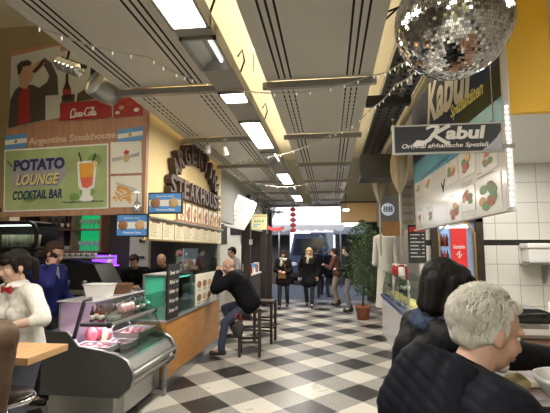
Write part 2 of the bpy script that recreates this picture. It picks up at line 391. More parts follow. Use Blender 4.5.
# lamps on top of the strip throw light up the vault
for y in (-2.5, .8, 2.6, 4.4, 6.3, 8.4, 10.6): area('uplight', (-.64, y, 3.25), .12, 1.3, 26, (1, .88, .66), (PI, 0, 0))
area('stall_lamp', (2.5, 5.2, 2.95), 1.2, 2.4, 58, (1, .97, .92)); area('stall_lamp', (2.4, 1.6, 3.4), 1.0, 1.6, 20, (1, .95, .88))
area('bar_lamp', (-4.2, 6.2, 2.9), 1.2, 1.6, 24, (1, .9, .8)); area('bar_lamp', (-2.9, 2.6, 3.3), .8, .8, 15, (1, .95, .88))
area('grill_lamp', (-2.6, 6.0, 1.95), .6, 1.8, 9, (1, .92, .8)); area('stall_lamp', (-2.7, 10.2, 2.9), .8, 2.6, 34, (1, .95, .88)); area('stall_lamp', (1.3, 9.5, 2.95), .5, 2.4, 22, (1, .93, .82))
W = bpy.data.worlds.new('sky'); SC.world = W; W.use_nodes = True
bg = W.node_tree.nodes['Background']; sk = W.node_tree.nodes.new('ShaderNodeTexSky'); sk.sky_type = 'NISHITA'; sk.sun_disc = False; sk.sun_elevation = R(35); sk.dust_density = 4; sk.sun_rotation = R(200)
W.node_tree.links.new(sk.outputs[0], bg.inputs[0]); bg.inputs[1].default_value = .42
# cables and small gear in the gap
tag(MB().tube([(-.60, 2.35, 4.6), (-.62, 2.5, 4.1), (-.56, 2.75, 3.4), (-.5, 2.95, 3.2), (-.42, 3.1, 3.14)], .006, black).build('cable'), 'thin dark cable dangling from the vault beside the middle ceiling row', 'cable')
tag(MB().tube([(-.62, 3.3, 4.6), (-.62, 3.3, 3.1)], .004, steel).build('hanger_wire'), 'thin steel wire hanging down the lit gap between panel rows', 'wire')
for i, y in enumerate((2.4, 3.3, 4.6)):
    tag(MB().tube([(-.74, y, 3.08), (-.70, y, 3.2), (-.72, y, 3.3), (-.76, y, 3.24)], .008, black, 6).build('hanger_hook'), f'small black hook on the light strip edge, {ORD[i]} one', 'hook', 'hooks on the light strip')
# ducts, tray and pipes above the right-hand stalls
tray = MB().box((.62, .2, 3.42), (.98, 8.6, 3.435), steel_dark).box((.62, .2, 3.435), (.63, 8.6, 3.5), steel_dark).box((.97, .2, 3.435), (.98, 8.6, 3.5), steel_dark)
for k in range(60): 
    for x in (.68, .8, .92): tray.box((x-.02, .3+k*.138, 3.417), (x+.02, .36+k*.138, 3.4195), slotm)
tag(tray.build('cable_tray'), 'dark perforated metal cable tray running overhead beside the mirror ball', 'cable tray')
tag(MB().box((.40, 4.3, 3.12), (.86, 4.4, 3.22), black, .005).build('steel_beam'), 'short black beam crossing under the perforated cable tray', 'beam')
tag(MB().box((.52, 6.95, 2.8), (1.3, 7.55, 3.2), steel_dark, .02).build('air_duct'), 'dark boxy air duct above the white robe', 'duct')
tag(MB().tube([(1.12, 2.2, 3.52), (1.12, 7.0, 3.52)], .045, M('beige_pipe', (.55, .49, .36), .5)).build('pipe'), 'thick beige pipe running along the top of the big menu board', 'pipe')
for i, (x, z) in enumerate(((.52, 3.3), (.56, 3.36))):
    tag(MB().tube([(.38, 2.6+.1*i, 3.13), (.5, 2.65+.1*i, z-.1), (.60, 2.75+.1*i, z)], .007, black).build('cable'), ['lower', 'upper'][i]+' black cable from ceiling panel towards the mirror ball', 'cable')
def spot(loc, rz, tilt, label, lit=False, m=whitep, group=None, sc=1.):
    t = thing('spotlight', label, 'spotlight', loc, rz, group); t.scale = (sc, sc, sc)
    MB().tube([(0, 0, .14), (0, 0, .03)], .008, steel).box((-.03, -.02, .13), (.03, .02, .15), m, .004).build('bracket', t)
    rt = Matrix.Rotation(tilt, 4, 'X'); b = MB().lathe([(.018, .05), (.03, .04), (.032, 0), (.042, -.06), (.038, -.062), (.03, -.03)], (0, 0, 0), m)
    b.v = [rt @ v for v in b.v]; lh = b.build('lamp_head', t)
    l = MB().lathe([(.001, -.05), (.034, -.052), (.034, -.055), (.001, -.057)], (0, 0, 0), M('spot_lens_lit', (1, .95, .85), .3, emit=40 if True else 0, ecol=(1, .92, .75)) if lit else M('spot_lens', (.7, .7, .68), .15)); l.v = [rt @ v for v in l.v]; l.build('lens', lh)
    return t
p1 = at(208, 147, Y=5.1); p2 = at(225, 149, Y=5.1)
spot((p1.x, 5.1, p1.z-.02), .5, .5, 'small white spotlight nearer the yellow wall on the ceiling channel', True, group='twin spotlights'); spot((p2.x, 5.1, p2.z-.02), -.3, .4, 'small white spotlight nearer the light strip on the ceiling channel', True, group='twin spotlights')
for k, (px, py, lit) in enumerate(((410, 80, True), (402, 92, False), (399, 73, False), (393, 128, False), (410, 147, False), (404, 138, True))):
    q = at(px, py, Y=3.6 if k < 3 else 5.4)
    spot(q, .4*k, .7-.2*k, ['lit spotlight glaring below the mirror ball', 'grey spotlight hanging just under the lit one by the mirror ball', 'small grey spotlight above the lit one by the mirror ball', 'small spotlight beside the end of the grey blade sign', 'small spotlight below the grey blade sign', 'small lit spotlight behind the grey blade sign'][k], lit, steel_dark if k in (1, 2) else whitep, None, .62 if k < 3 else .8)
# ------------------------------------------------------------------ string lights
bulbm = M('string_bulb', (1, .95, .85), .4, emit=.5, ecol=(1, .93, .8)); cordm = M('white_cord', (.62, .58, .50), .6)
bme = MB().lathe([(.002, 0), (.0045, -.006), (.005, -.018), (.003, -.028), (.001, -.03)], (0, 0, 0), bulbm, 8)
def string(pts, label, n):
    t = thing('string_light', label, 'string lights', pts[0], 0, 'string lights'); P0 = V(pts[0]); full = []
    for a, b in zip(pts[:-1], pts[1:]):
        a = V(a); b = V(b); sag = (b-a).length*.05
        for k in range(12):
            u = k/12; q = a.lerp(b, u); q.z -= sag*4*u*(1-u); full.append(q-P0)
    full.append(V(pts[-1])-P0)
    MB().tube(full, .0055, cordm, 6).build('cord', t)
    o0 = None
    for k in range(n):
        q = full[int((k+.5)/n*(len(full)-1))]
        if o0 is None: o0 = bme.build('bulb', t); o = o0
        else: o = o0.copy(); COL.objects.link(o); o.parent = t
        o.location = q
string([at(28, 22, Z=3.0), at(150, 58, Z=3.0)-V((0, .02, 0)), at(200, 80, Y=3.4), at(290, 93, Y=3.4), at(372, 75, Y=3.4), at(400, 64, Y=3.0), at(430, 40, Y=2.4)], 'string of small bulbs sagging across from the board side to the mirror ball', 30)
string([at(222, 158, X=-1.9), at(252, 158, Y=6.0), at(330, 135, Y=5.0), at(372, 108, Y=4.0), at(396, 84, Y=3.5), at(420, 66, Y=3.0)], 'string of small bulbs rising from the letter wall to the lit spotlight', 26)
string([at(222, 166, X=-1.9), at(248, 180, Y=7.5), at(284, 187, Y=7.6), at(330, 176, Y=7.2), at(352, 160, Y=7.0)], 'string of small bulbs drooping below the lit light by the letter wall', 20)
string([at(262, 190, Y=9.0), at(275, 196, Y=9.5), at(310, 204, Y=10.2), at(352, 176, Y=9.0)], 'lowest string of small bulbs, above the hanging price sign', 18)
# ================================================================== LEFT: boards, letters, bar, cases
a6 = R(6)
BF = Frame((-1.95, 4.14, 2.0), (math.cos(a6), -math.sin(a6), 0))      # board face; u runs towards the corridor, u=0 at its right edge
t = thing('sign_board', 'big wooden board with drink posters, flags and the green cocktail bar poster above the bar', 'sign', (-2.85, 4.25, 1.98))
mb = MB(); BF.rect(mb, -1.86, -.02, -.0, 2.02, -.05, .05, boardwood); mb.build('board', t, False)
skin_print = M('print_skin', (.48, .30, .20), .5); jacket_print = M('print_dark_cloth', (.075, .06, .055), .6); redprint = M('print_red', (.36, .03, .03), .5); greyprint = M('print_pale_grey', (.52, .52, .49), .5)
colabrown = M('print_cola', (.05, .018, .012), .4); creamprint = M('print_cream', (.72, .66, .50), .5)
# drink poster with a man tipping a bottle
mb = MB(); E = BF.pxpoly
E(mb, [(9, 128), (12, 57), (59, 46), (59.5, 118)], .002, .006, greyprint)
E(mb, [(9, 128), (11, 100), (16, 90), (21, 86), (33, 85), (40, 88), (48, 82), (50, 76), (46, 68), (41, 62), (45, 58), (52, 63), (58, 76), (59, 95), (46, 96), (46, 120)], .009, .002, jacket_print)
E(mb, [(19, 126), (20, 96), (24, 88), (30, 88), (31, 122)], .012, .002, redprint)
E(mb, [(21, 88), (20, 76), (22, 66), (27, 63), (33, 65), (34.5, 72), (33, 80), (29, 85), (28, 90)], .012, .002, skin_print)
E(mb, [(19, 76), (18, 66), (22, 62), (29, 60.5), (33, 63), (31, 66), (24, 67), (21.5, 74)], .015, .002, M('print_hair', (.045, .03, .025), .6))
E(mb, [(34, 70), (41, 68), (46, 64), (44, 60), (37, 63), (34, 67)], .015, .002, skin_print)
E(mb, [(33.5, 72), (40, 65), (44, 60), (46, 62), (42, 68), (36, 73.5)], .018, .002, colabrown)
mb.build('drink_poster', t, False)
mb = MB()
E(mb, [(59.5, 118), (59.5, 52), (112, 44), (112, 118)], .001, .004, greyprint)
E(mb, [(59.5, 121), (59.5, 103.5), (112, 99), (112, 117.5)], .006, .003, redprint)
for (bx, by, h) in ((67.5, 100, 26),):
    E(mb, [(bx-4, by), (bx-4, by-h*.4), (bx-1.4, by-h*.68), (bx-1.3, by-h), (bx+1.3, by-h), (bx+1.4, by-h*.68), (bx+4, by-h*.4), (bx+4, by)], .006, .003, colabrown)
    E(mb, [(bx-4, by-h*.2), (bx-4, by-h*.4), (bx+4, by-h*.4), (bx+4, by-h*.2)], .01, .002, redprint)
E(mb, [(62, 103), (62, 96), (75, 94), (75, 102)], .005, .002, jacket_print); E(mb, [(77, 102), (78, 94), (84, 90), (92, 91), (96, 99)], .005, .002, jacket_print)
bp = mb.build('bottle_poster', t, False)
# the flowing white drink lettering on the red band, drawn with strokes
def scr(mb, F, letters, x0, y0, sx, sy, w, off, m):
    for st in letters:
        F.stroke(mb, [F.px(x0+p[0]*sx+p[1]*sx*.25, y0-p[1]*sy-p[0]*sx*.085) for p in st], w, off, .002, m)
def arc(cx, cy, rx, ry, a0, a1, n=9): return [(cx+rx*math.cos(R(a0+(a1-a0)*k/n)), cy+ry*math.sin(R(a0+(a1-a0)*k/n))) for k in range(n+1)]
L = [arc(.75, .95, .75, .95, 55, 300, 14), [(1.2, 1.7), (1.5, 1.5), (1.2, 1.3)], arc(1.75, .45, .38, .45, 0, 360, 12), arc(2.65, .45, .38, .45, 50, 320, 10), arc(3.45, .45, .36, .45, 0, 360, 12), [(3.85, .8), (3.8, .2), (4.1, .05), (4.35, .3)],
     [(4.3, .6), (4.8, .6)], arc(5.7, .95, .75, .95, 55, 300, 14), [(6.2, 1.75), (7.2, 1.95), (7.9, 1.6), (7.3, 1.5)], arc(6.75, .45, .38, .45, 0, 360, 12), [(7.2, .1), (7.35, 1.2), (7.75, 1.9), (7.8, 1.5), (7.4, .5), (7.6, .03), (7.9, .2)], arc(8.25, .45, .34, .45, 0, 360, 12), [(8.62, .8), (8.6, .2), (8.85, .05), (9.1, .3)], [(.2, .3), (0, -.15), (1.5, -.1)]]
mb = MB(); scr(mb, BF, L, 71, 117.5, 2.85, 4.3, .011, .011, M('print_white', (.85, .83, .80), .5)); mb.build('lettering', bp, False)
mb = MB(); E(mb, [(114, 117.5), (114, 92), (142, 88), (143, 115)], .002, .006, redprint)
for (x, y, r, c) in ((122, 108, 3, skin_print), (130, 104, 4, M('print_meat', (.40, .07, .05), .5)), (137, 110, 3, creamprint), (126, 98, 5, MATS['print_meat']), (118, 113, 2.5, creamprint)):
    u, z = BF.px(x, y); BF.disc(mb, u, z, r*.0113, r*.008, .009, .002, c)
mb.build('meat_poster', t, False)
def flag(F, q, mbf, thick=.004, sun=True):
    (x0, y0), (x1, y1), (x2, y2), (x3, y3) = q     # TL TR BR BL pixels on the board
    for k, m in enumerate((blue, paper, blue)):
        a, b = k/3, (k+1)/3
        F.pxpoly(mbf, [(x0+(x3-x0)*b, y0+(y3-y0)*b), (x1+(x2-x1)*b, y1+(y2-y1)*b), (x1+(x2-x1)*a, y1+(y2-y1)*a), (x0+(x3-x0)*a, y0+(y3-y0)*a)], .002, thick, m)
    if sun:
        u, z = F.px((x0+x1+x2+x3)/4, (y0+y1+y2+y3)/4); F.disc(mbf, u, z, .022, .022, .002+thick, .002, gold, 12)
mb = MB(); flag(BF, ((5.5, 136), (27, 133.5), (27, 147), (5.5, 150)), mb); mb.build('flag_print', t, False)
mb = MB(); flag(BF, ((118, 130), (143, 126.5), (143, 139.5), (118, 143.5)), mb); mb.build('flag_print', t, False)
def btext(mb, F, s, x0, y0, x1, y1, h, off, th, m, shear=0., bold=.02):
    """text between two baseline pixels, h pixels tall"""
    A = F.px(x0, y0); B = F.px(x1, y1); T = F.px(x0, y0-h); hh = T[1]-A[1]
    F.text(mb, s, 0, 0, 1, 1, off, th, m, shear, bold, warp=lambda a, b: (A[0]+(B[0]-A[0])*a, A[1]+(B[1]-A[1])*a+hh*b))
mb = MB(); btext(mb, BF, 'Argentina Steakhouse', 28.5, 147, 116, 140, 8.5, .002, .005, M('print_tan', (.66, .50, .36), .5), 0, .025); mb.build('lettering', t, False)
# green cocktail poster
grn = M('print_green', (.36, .44, .20), .5, var=.6, scale=2.6); navy = M('print_navy', (.035, .04, .12), .5); ylw = M('print_yellow', (.66, .56, .24), .5); lil = M('print_lilac', (.34, .33, .36), .5, var=.2)
mb = MB(); E(mb, [(4, 212), (5, 150), (108.5, 143.5), (108.5, 208.5)], .002, .004, whitep); E(mb, [(5.2, 210.6), (6.2, 151.5), (107.4, 145), (107.4, 207.2)], .007, .002, grn)
E(mb, [(14, 188), (12, 166), (20, 160), (64, 157), (67, 176), (58, 186)], .01, .001, lil)
for (x, y, rx, ry) in ((88, 192, 9, 4), (30, 198, 9, 5), (95, 160, 8, 6), (75, 197, 6, 4)):
    u, z = BF.px(x, y); BF.disc(mb, u, z, rx*.0113, ry*.0113, .0095, .001, M('print_green_dark', (.19, .31, .09), .5, var=.5))
E(mb, [(8, 162), (8.6, 160.5), (13, 166), (12.5, 167.5)], .012, .001, green)
cp = mb.build('cocktail_poster', t, False)
mb = MB(); btext(mb, BF, 'POTATO', 14.5, 172, 65.5, 169, 11.5, .012, .004, navy, 0, .055); mb.build('lettering', cp, False); mb = MB(); btext(mb, BF, 'LOUNGE', 17.6, 186.6, 60, 184.6, 11, .011, .002, navy, .25, .045); btext(mb, BF, 'LOUNGE', 17, 186, 60, 184, 11, .014, .004, ylw, .25, .035); mb.build('lettering', cp, False); mb = MB(); btext(mb, BF, 'COCKTAIL BAR', 13.5, 200.5, 63, 198, 9, .012, .004, navy, .12, .03); mb.build('lettering', cp, False); mb = MB()
btext(mb, BF, 'Wir beraten auch und zum Mitnehmen', 63, 203.5, 104, 202, 2.2, .01, .002, navy); mb.build('lettering', cp, False)
org = M('print_orange', (.80, .38, .06), .4)
mb = MB(); E(mb, [(79, 187), (78, 163), (80, 161.5), (95, 160.5), (97.5, 162), (95, 187), (91, 190), (91, 195), (94, 199), (91, 201.5), (84, 202), (80, 200), (82.5, 196), (83, 191)], .01, .002, whitep)
E(mb, [(81, 178), (80, 164), (95, 162.5), (94, 177)], .013, .002, org); E(mb, [(81, 178), (94, 177), (93, 185), (88, 188.5), (83, 187)], .013, .002, M('print_coral', (.75, .16, .10), .4))
E(mb, [(79.2, 153), (80.6, 152.6), (83, 162), (82, 162.6)], .016, .002, black); E(mb, [(96.2, 153.3), (97.2, 154), (94, 162.5), (93, 162)], .016, .002, black)
u, z = BF.px(96, 164); BF.disc(mb, u, z, .035, .03, .016, .002, ylw); mb.build('cocktail_print', cp, False)
mb = MB(); E(mb, [(111, 174), (111, 142.5), (141.5, 141), (142, 173)], .002, .006, paper); btext(mb, BF, 'POTATO', 113, 162, 123, 160, 3.5, .009, .002, navy); btext(mb, BF, 'LOUNGE', 130, 158.3, 139.5, 156, 3.5, .009, .002, navy)
u, z = BF.px(127, 158); BF.disc(mb, u, z, .035, .05, .009, .002, M('print_tan2', (.55, .36, .15), .5)); E(mb, [(124, 153), (127, 150), (130.5, 152), (127.5, 155)], .012, .002, red); mb.build('logo_poster', t, False)
mb = MB(); E(mb, [(111, 207.5), (111, 176.5), (141.5, 175.5), (142, 207)], .002, .006, paper); E(mb, [(116, 182), (138, 189), (134, 193), (119, 189)], .009, .002, greyprint)
random.seed(3)
for k in range(26):
    x = 113+random.random()*17; y = 187+random.random()*13; A = BF.px(x, y); dx = random.uniform(.02, .06); dz = random.uniform(-.05, .02); BF.stroke(mb, [A, (A[0]+dx, A[1]+dz)], .013, .01+k*.0003, .003, org)
mb.build('fries_poster', t, False)
mb = MB()
for (x0, y0, x1, y1) in ((59.3, 46, 59.8, 118), (112.7, 42, 113.2, 118)): mb = MB(); E(mb, [(x0, y1), (x0, y0), (x1+.7, y0), (x1+.7, y1)], .006, .004, greyprint); mb.build('poster_edging', t, False)
# steel party lights mounted in front of the board
t = thing('stage_light', 'big steel can-shaped stage light hanging before the drink poster', 'stage light', at(106, 90, Y=3.45), 0)
rt = Euler((R(70), R(35), R(-35))).to_matrix().to_4x4()
b = MB().lathe([(.03, -.12), (.10, -.11), (.125, -.02), (.13, .12), (.125, .13), (.115, .125), (.11, .0)], (0, 0, 0), steel, 24); b.v = [rt @ v for v in b.v]; b.build('can', t)
b = MB().lathe([(.004, .09), (.112, .10), (.112, .106), (.004, .11)], (0, 0, 0), M('frosted_lens', (.45, .45, .40), .25), 24); b.v = [rt @ v for v in b.v]; b.build('lens', t)
b = MB().tube([(-.14, 0, 0), (-.15, 0, .12), (-.06, 0, .2), (.06, 0, .2), (.15, 0, .12), (.14, 0, 0)], .008, steel_dark); b.build('yoke', t)
MB().box((-.15, -.03, .12), (-.03, .03, .26), black, .01).tube([(-.05, 0, .24), (0, 0, .5)], .012, black).build('clamp', t)
t = thing('spot_projector', 'row of chrome reflector lamps on a bar at the top of the drink poster', 'stage light', at(68, 66, Y=3.15), R(-25)); rb = Matrix.Rotation(R(25), 4, 'Y')
for k in range(5):
    b = MB().lathe([(.02, .05), (.045, .03), (.05, -.04), (.046, -.045), (.03, -.01)], ((k-2)*.075, 0, 0), M('chrome', (.75, .75, .75), .12, .95), 14)
    rx = Matrix.Rotation(R(55), 4, 'X'); c = V(((k-2)*.075, 0, 0)); b.v = [rb @ (rx @ (v-c)+c) for v in b.v]; b.build('reflector_lamp', t)
b = MB().box((-.2, .02, .03), (.2, .05, .06), black, .004).tube([(-.1, .03, .05), (-.14, .03, .4)], .01, black); b.v = [rb @ v for v in b.v]; b.build('bar', t)
# ---- wall letters
letm = wood_mat('letter_wood', (.035, .018, .012), (.085, .045, .03), (1, 1, 6), .5); lets = M('letter_face', (.10, .065, .05), .45, var=.3)
LF = Frame((-1.95, 4.2, 0), (0, 1, 0))       # wall of the letters: u = Y-4.2, normal +X
def letter(ch, y, z, w, h, ang, lab):
    mb = MB(); c, s = math.cos(ang), math.sin(ang)
    LF.text(mb, ch, 0, 0, 1, 1, .012, .085, letm, 0, .03, warp=lambda a, b: (y-4.2+(a-.5)*w*c-(b-.5)*h*s, z+(a-.5)*w*s+(b-.5)*h*c))
    tag(mb.build('wall_letter', fix=True), lab, 'letter')
word = 'ARGENTINA'
for k, ch in enumerate(word):
    f = k/8; ang = R(66-132*f); yc = 5.74-1.02*math.sin(ang); zc = 2.38+.56*math.cos(ang)
    letter(ch, yc, zc, .20 if ch != 'I' else .08, .27, ang*.62, f'dark wooden letter {ch}, {"first" if k==0 else ORD[k]} in the arched upper word on the yellow wall')
for k, ch in enumerate('STEAKHOUSE'):
    letter(ch, 4.72+k*.228, 2.385, .19, .25, 0, f'dark wooden letter {ch}, {"first" if k==0 else ORD[k]} in the straight lower word on the yellow wall')
# ---- food photo strip and menu sheets
foodc = [M('food_red', (.38, .12, .07), .5, var=.5, scale=30), M('food_brown', (.33, .17, .08), .5, var=.5, scale=30), M('food_tan', (.58, .38, .20), .5, var=.4, scale=30)]
tag(MB().box((-1.95, 4.95, 1.955), (-1.90, 7.2, 1.975), midwood).box((-1.95, 4.16, 1.94), (-1.89, 7.22, 1.957), steel).build('ledge'), 'narrow ledge holding the food photos above the menu sheets', 'shelf')
for k in range(8):
    y = 5.05+k*.268; t = thing('food_photo', f'framed food photo over the counter, {"first" if k==0 else ORD[k]} of the row from the flag sign', 'photo', (-1.94, y+.12, 1.976), 0, 'food photos')
    MB().box((0, -.122, 0), (.02, .122, .275), M('photo_orange', (.50, .26, .10), .5), .003).build('frame', t)
    b = MB().box((.0201, -.105, .02), (.0225, .105, .255), [paper, creamprint][k % 2])
    for (dy, dz, rr) in ((-.03, .12, .05), (.03, .17, .05), (0, .08, .06), (.04, .09, .035)): b.lathe([(.001, .0226), (rr, .0226), (rr*.8, .027), (.001, .028)], (0, dy+random.uniform(-.01, .01), dz), foodc[(k+int(dz*100)) % 3], 10, axis='x')
    b.build('print', t)
for k in range(8):
    y = 4.2+k*.375; t = thing('menu_sheet', f'yellowed menu sheet hanging over the counter, {"first" if k==0 else ORD[k]} from the flag sign', 'menu', (-1.925, y+.18, 1.715), 0, 'menu sheets')
    MB().box((0, -.175, 0), (.006, .175, .225), cream, .002).build('sheet', t); sh_ = t.children[-1]
    b = MB().box((.0062, -.10, .18), (.0075, .10, .205), M('print_ink', (.20, .09, .05), .6))
    for j in range(7): b.box((.0062, -.14, .155-j*.02), (.0072, -.14+random.uniform(.14, .22), .161-j*.02), M('print_ink_grey', (.36, .30, .22), .6)); b.box((.0062, .10, .155-j*.02), (.0072, .14, .161-j*.02), MATS['print_ink_grey'])
    b.build('print', sh_)
# ---- two flag signs with food
def flag_sign(x0, x1, y, z0, z1, lab):
    t = thing('flag_sign', lab, 'sign', ((x0+x1)/2, y, z0), 0, 'framed flag signs'); w = (x1-x0)/2; h = z1-z0
    MB().box((-w, 0, 0), (w, .03, h), darkwood, .004).build('frame', t); b = MB()
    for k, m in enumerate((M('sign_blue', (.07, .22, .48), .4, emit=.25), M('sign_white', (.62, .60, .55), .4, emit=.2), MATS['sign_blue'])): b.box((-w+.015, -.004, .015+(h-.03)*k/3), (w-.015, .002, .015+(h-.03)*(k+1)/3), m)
    pn = b.build('panel', t)
    for (dx, c) in ((-.55, foodc[1]), (.5, foodc[2])): b = MB().lathe([(.001, -.012), (.045, -.009), (.055, -.004)], (dx*w, 0, h*.5), c, 12, axis='y'); b.build('food_print', pn)
    F = Frame((x0, y-.005, z0), (1, 0, 0)); b = MB(); F.text(b, 'Argentina Steak', w*.5, h*.76, w, h*.09, 0, .002, whitep); b.build('lettering', pn, False); b = MB(); F.text(b, 'Pommes Salat', w*.5, h*.14, w*1.1, h*.1, 0, .002, whitep); b.build('lettering', pn, False)
q0 = at(148, 214, Y=4.1); q1 = at(183, 192, Y=4.1); flag_sign(q0.x, q1.x, 4.09, q0.z, q1.z, 'dark framed blue and white food sign projecting beside the first menu sheet')
q0 = at(115.5, 236, Y=4.12); q1 = at(148.5, 213.5, Y=4.12); flag_sign(q0.x, q1.x, 4.12, q0.z-.01, q1.z, 'dark framed blue and white food sign hanging under the cocktail board')
spot(at(137, 206, Y=4.0), .3, -.6, 'small chrome spotlight clipped below the fries poster', False, M('chrome2', (.7, .7, .7), .2, .9))
# ================================================================== serve-over meat case
cx0, cx1, cy0, cy1 = -2.6, -1.74, 3.57, 4.62
CT = thing('meat_display_case', 'steel serve-over meat counter with sloped glass, in front of the waitress', 'display case', (-2.1, 4.1, 0))
endm = M('case_black', (.10, .10, .098), .34, .5)
prof = [(-2.62, .30), (-2.62, .85), (-2.39, .855), (-2.335, .80), (-2.27, .725), (-2.05, .695), (-1.9, .665), (-1.80, .615), (-1.745, .53), (-1.735, .47), (-1.76, .39), (-1.87, .30)]
for y in (cy0, cy1-.03):
    mb = MB().prism([(x, y, z) for x, z in prof], (0, .03, 0), endm); mb.tube([(x, y+.015, z) for x, z in prof[1:]], .014, steel, 6); mb.build('end_panel', CT, False)
MB().box((-2.55, cy0+.03, .08), (-1.92, cy1-.03, .30), steel, .004).box((-1.921, cy0+.2, .1), (-1.917, cy1-.2, .28), alu).build('base_cabinet', CT, False)
MB().box((-2.5, cy0+.08, 0), (-2.0, cy1-.08, .08), black).build('plinth', CT, False)
b = MB().prism([(x, cy0+.03, z) for x, z in ((-1.9, .63), (-1.82, .60), (-1.765, .53), (-1.752, .47), (-1.775, .39), (-1.87, .31), (-1.95, .31), (-1.95, .60))], (0, cy1-cy0-.06, 0), steel)
b.tube([(-1.745, cy0+.03, .50), (-1.745, cy1-.03, .50)], .018, alu).tube([(-1.765, cy0+.03, .43), (-1.765, cy1-.03, .43)], .02, alu).build('front_bumper', CT, False)
MB().box((-1.86, 4.52, 0), (-1.82, 4.58, .34), steel, .004).build('leg', CT, False); MB().box((-1.742, 4.42, .455), (-1.735, 4.50, .50), whitep).build('price_tag', CT, False)
deckm = M('deck_steel', (.55, .53, .56), .3, .6)
MB().add([(-1.9, cy0+.03, .605), (-1.9, cy1-.03, .605), (-2.5, cy1-.03, .68), (-2.5, cy0+.03, .68)], [(0, 1, 2, 3)], deckm).box((-2.56, cy0+.03, .3), (-2.5, cy1-.03, .86), deckm).build('deck', CT, False)
MB().add([(-1.9, cy0+.03, .31), (-1.9, cy1-.03, .31), (-1.95, cy1-.03, .6), (-1.95, cy0+.03, .6)], [(0, 1, 2, 3)], steel).build('front_sheet', CT, False)
lilac = M('case_liner', (.26, .24, .29), .4)
MB().box((-2.5, cy0+.04, .68), (-2.48, cy1-.04, 1.1), lilac).build('back_liner', CT, False)
for y in (cy0+.015, cy1-.05): MB().tube([(-2.32, y, .80), (-2.235, y, 1.13), (-2.17, y, 1.155)], .02, M('gunmetal', (.12, .12, .125), .4, .5), 8).box((-2.26, y-.015, .905), (-1.99, y+.02, .935), M('gunmetal2', (.06, .06, .062), .4, .3), .006).box((-2.0, y-.02, .895), (-1.965, y+.025, .945), blackp, .008).build('arm', CT, False)
MB().box((-2.26, cy0+.03, .925), (-1.98, cy1-.05, .935), glass).build('glass_shelf', CT, False); MB().box((-1.985, cy0+.03, .912), (-1.97, cy1-.05, .938), alu).build('shelf_edge', CT, False)
MB().box((-2.5, cy0, 1.12), (-2.13, cy1, 1.135), M('opal_glass', (.62, .60, .62), .15), .003).build('top_shelf', CT, False)
def gl(name, q, th=.006):
    a, b_, c = [V(x) for x in q[:3]]; n = (b_-a).cross(c-a).normalized()*th; return MB().prism(q, n, glass).build(name, CT, False)
gl('front_glass', [(-1.975, cy0+.035, .91), (-1.975, cy1-.05, .91), (-1.84, cy1-.05, .62), (-1.84, cy0+.035, .62)]); gl('top_glass', [(-2.15, cy0+.035, 1.12), (-2.15, cy1-.05, 1.12), (-1.985, cy1-.05, .945), (-1.985, cy0+.035, .945)])
gl('side_glass', [(-2.25, cy1-.055, 1.1), (-2.0, cy1-.055, .94), (-1.86, cy1-.055, .63), (-2.3, cy1-.055, .68)])
area('case_lamp', (-2.2, 4.1, .90), .2, .9, 6, (1, .80, .90)); area('case_top_lamp', (-2.3, 4.1, 1.11), .2, .9, 2, (1, .8, .92))
meatm = [M('raw_meat', (.66, .15, .19), .35, var=.45, scale=14, bump=.3), M('raw_meat_pale', (.75, .32, .36), .35, var=.35, scale=14, bump=.3)]
def lump(mb, c, r, m, seed, sub=2, amp=.25):
    i0 = len(mb.v); mb.ell(c, r, m, None, sub); C0 = V(c)
    for i in range(i0, len(mb.v)):
        d = mb.v[i]-C0; n = noise.noise(d.normalized()*1.7+V((seed*3.1, seed, 0))); mb.v[i] = C0+d*(1+amp*n)
    return mb
random.seed(11)
def dz(x): return .605+(-1.9-x)/.6*.075
def tray_at(x0, x1, y0, y1, lift, lab):
    z = max(dz(x0), dz(x1))+.004+lift; t = thing('meat_tray', lab, 'tray', ((x0+x1)/2, (y0+y1)/2, z), 0, 'steel meat trays'); w = (x1-x0)/2; l = (y1-y0)/2
    MB().box((-w, -l, 0), (w, l, .004), alu).box((-w, -l, 0), (-w+.004, l, .05), alu).box((w-.004, -l, 0), (w, l, .05), alu).box((-w, -l, 0), (w, -l+.004, .05), alu).box((-w, l-.004, 0), (w, l, .05), alu).build('pan', t)
    MB().tube([(-w, -l, .05), (w, -l, .05), (w, l, .05), (-w, l, .05)], .007, alu, 6, True).build('rim', t); return t, z
def meats(n, x0, x1, y0, y1, z, lab, grp, hgt=.028):
    for k in range(n):
        nx = int(math.ceil(math.sqrt(n*(x1-x0)/(y1-y0)))); ny = int(math.ceil(n/nx)); i, j = k % nx, k//nx
        c = (x0+(i+.5)*(x1-x0)/nx, y0+(j+.5)*(y1-y0)/ny, z+hgt+.005); r = ((x1-x0)/nx*.36, (y1-y0)/ny*.36, hgt)
        tag(lump(MB(), c, r, meatm[(k*7+i) % 2], k+x0*10).build('raw_meat'), lab, 'meat', grp)
tray_at(-2.23, -1.95, 4.12, 4.53, .05, 'deep steel meat tray towards the far end of the meat counter'); meats(6, -2.21, -1.97, 4.15, 4.50, dz(-2.23)+.05, 'piece of raw pink meat in the far steel tray', 'meat pieces in the far tray')
tray_at(-2.20, -1.95, 3.86, 4.10, .0, 'steel meat tray in the middle of the meat counter'); meats(4, -2.18, -1.97, 3.88, 4.08, dz(-2.2), 'piece of raw meat in the middle steel tray', 'meat pieces in the middle tray')
tray_at(-2.36, -2.0, 3.62, 3.84, .0, 'steel meat tray nearest the black end panel'); meats(5, -2.34, -2.02, 3.64, 3.82, dz(-2.36), 'piece of raw meat in the tray nearest the end panel', 'meat pieces in the near tray')
for k, (x, y) in enumerate(((-2.36, 3.93), (-2.27, 4.06), (-2.38, 4.1))): tag(lump(MB(), (x, y, .76), (.055, .06, .085), meatm[k % 2], k+40, 3).build('raw_meat'), f'large upright joint of pink meat in the counter, {["nearest the end panel", "beside the price card", "behind the other two"][k]}', 'meat')
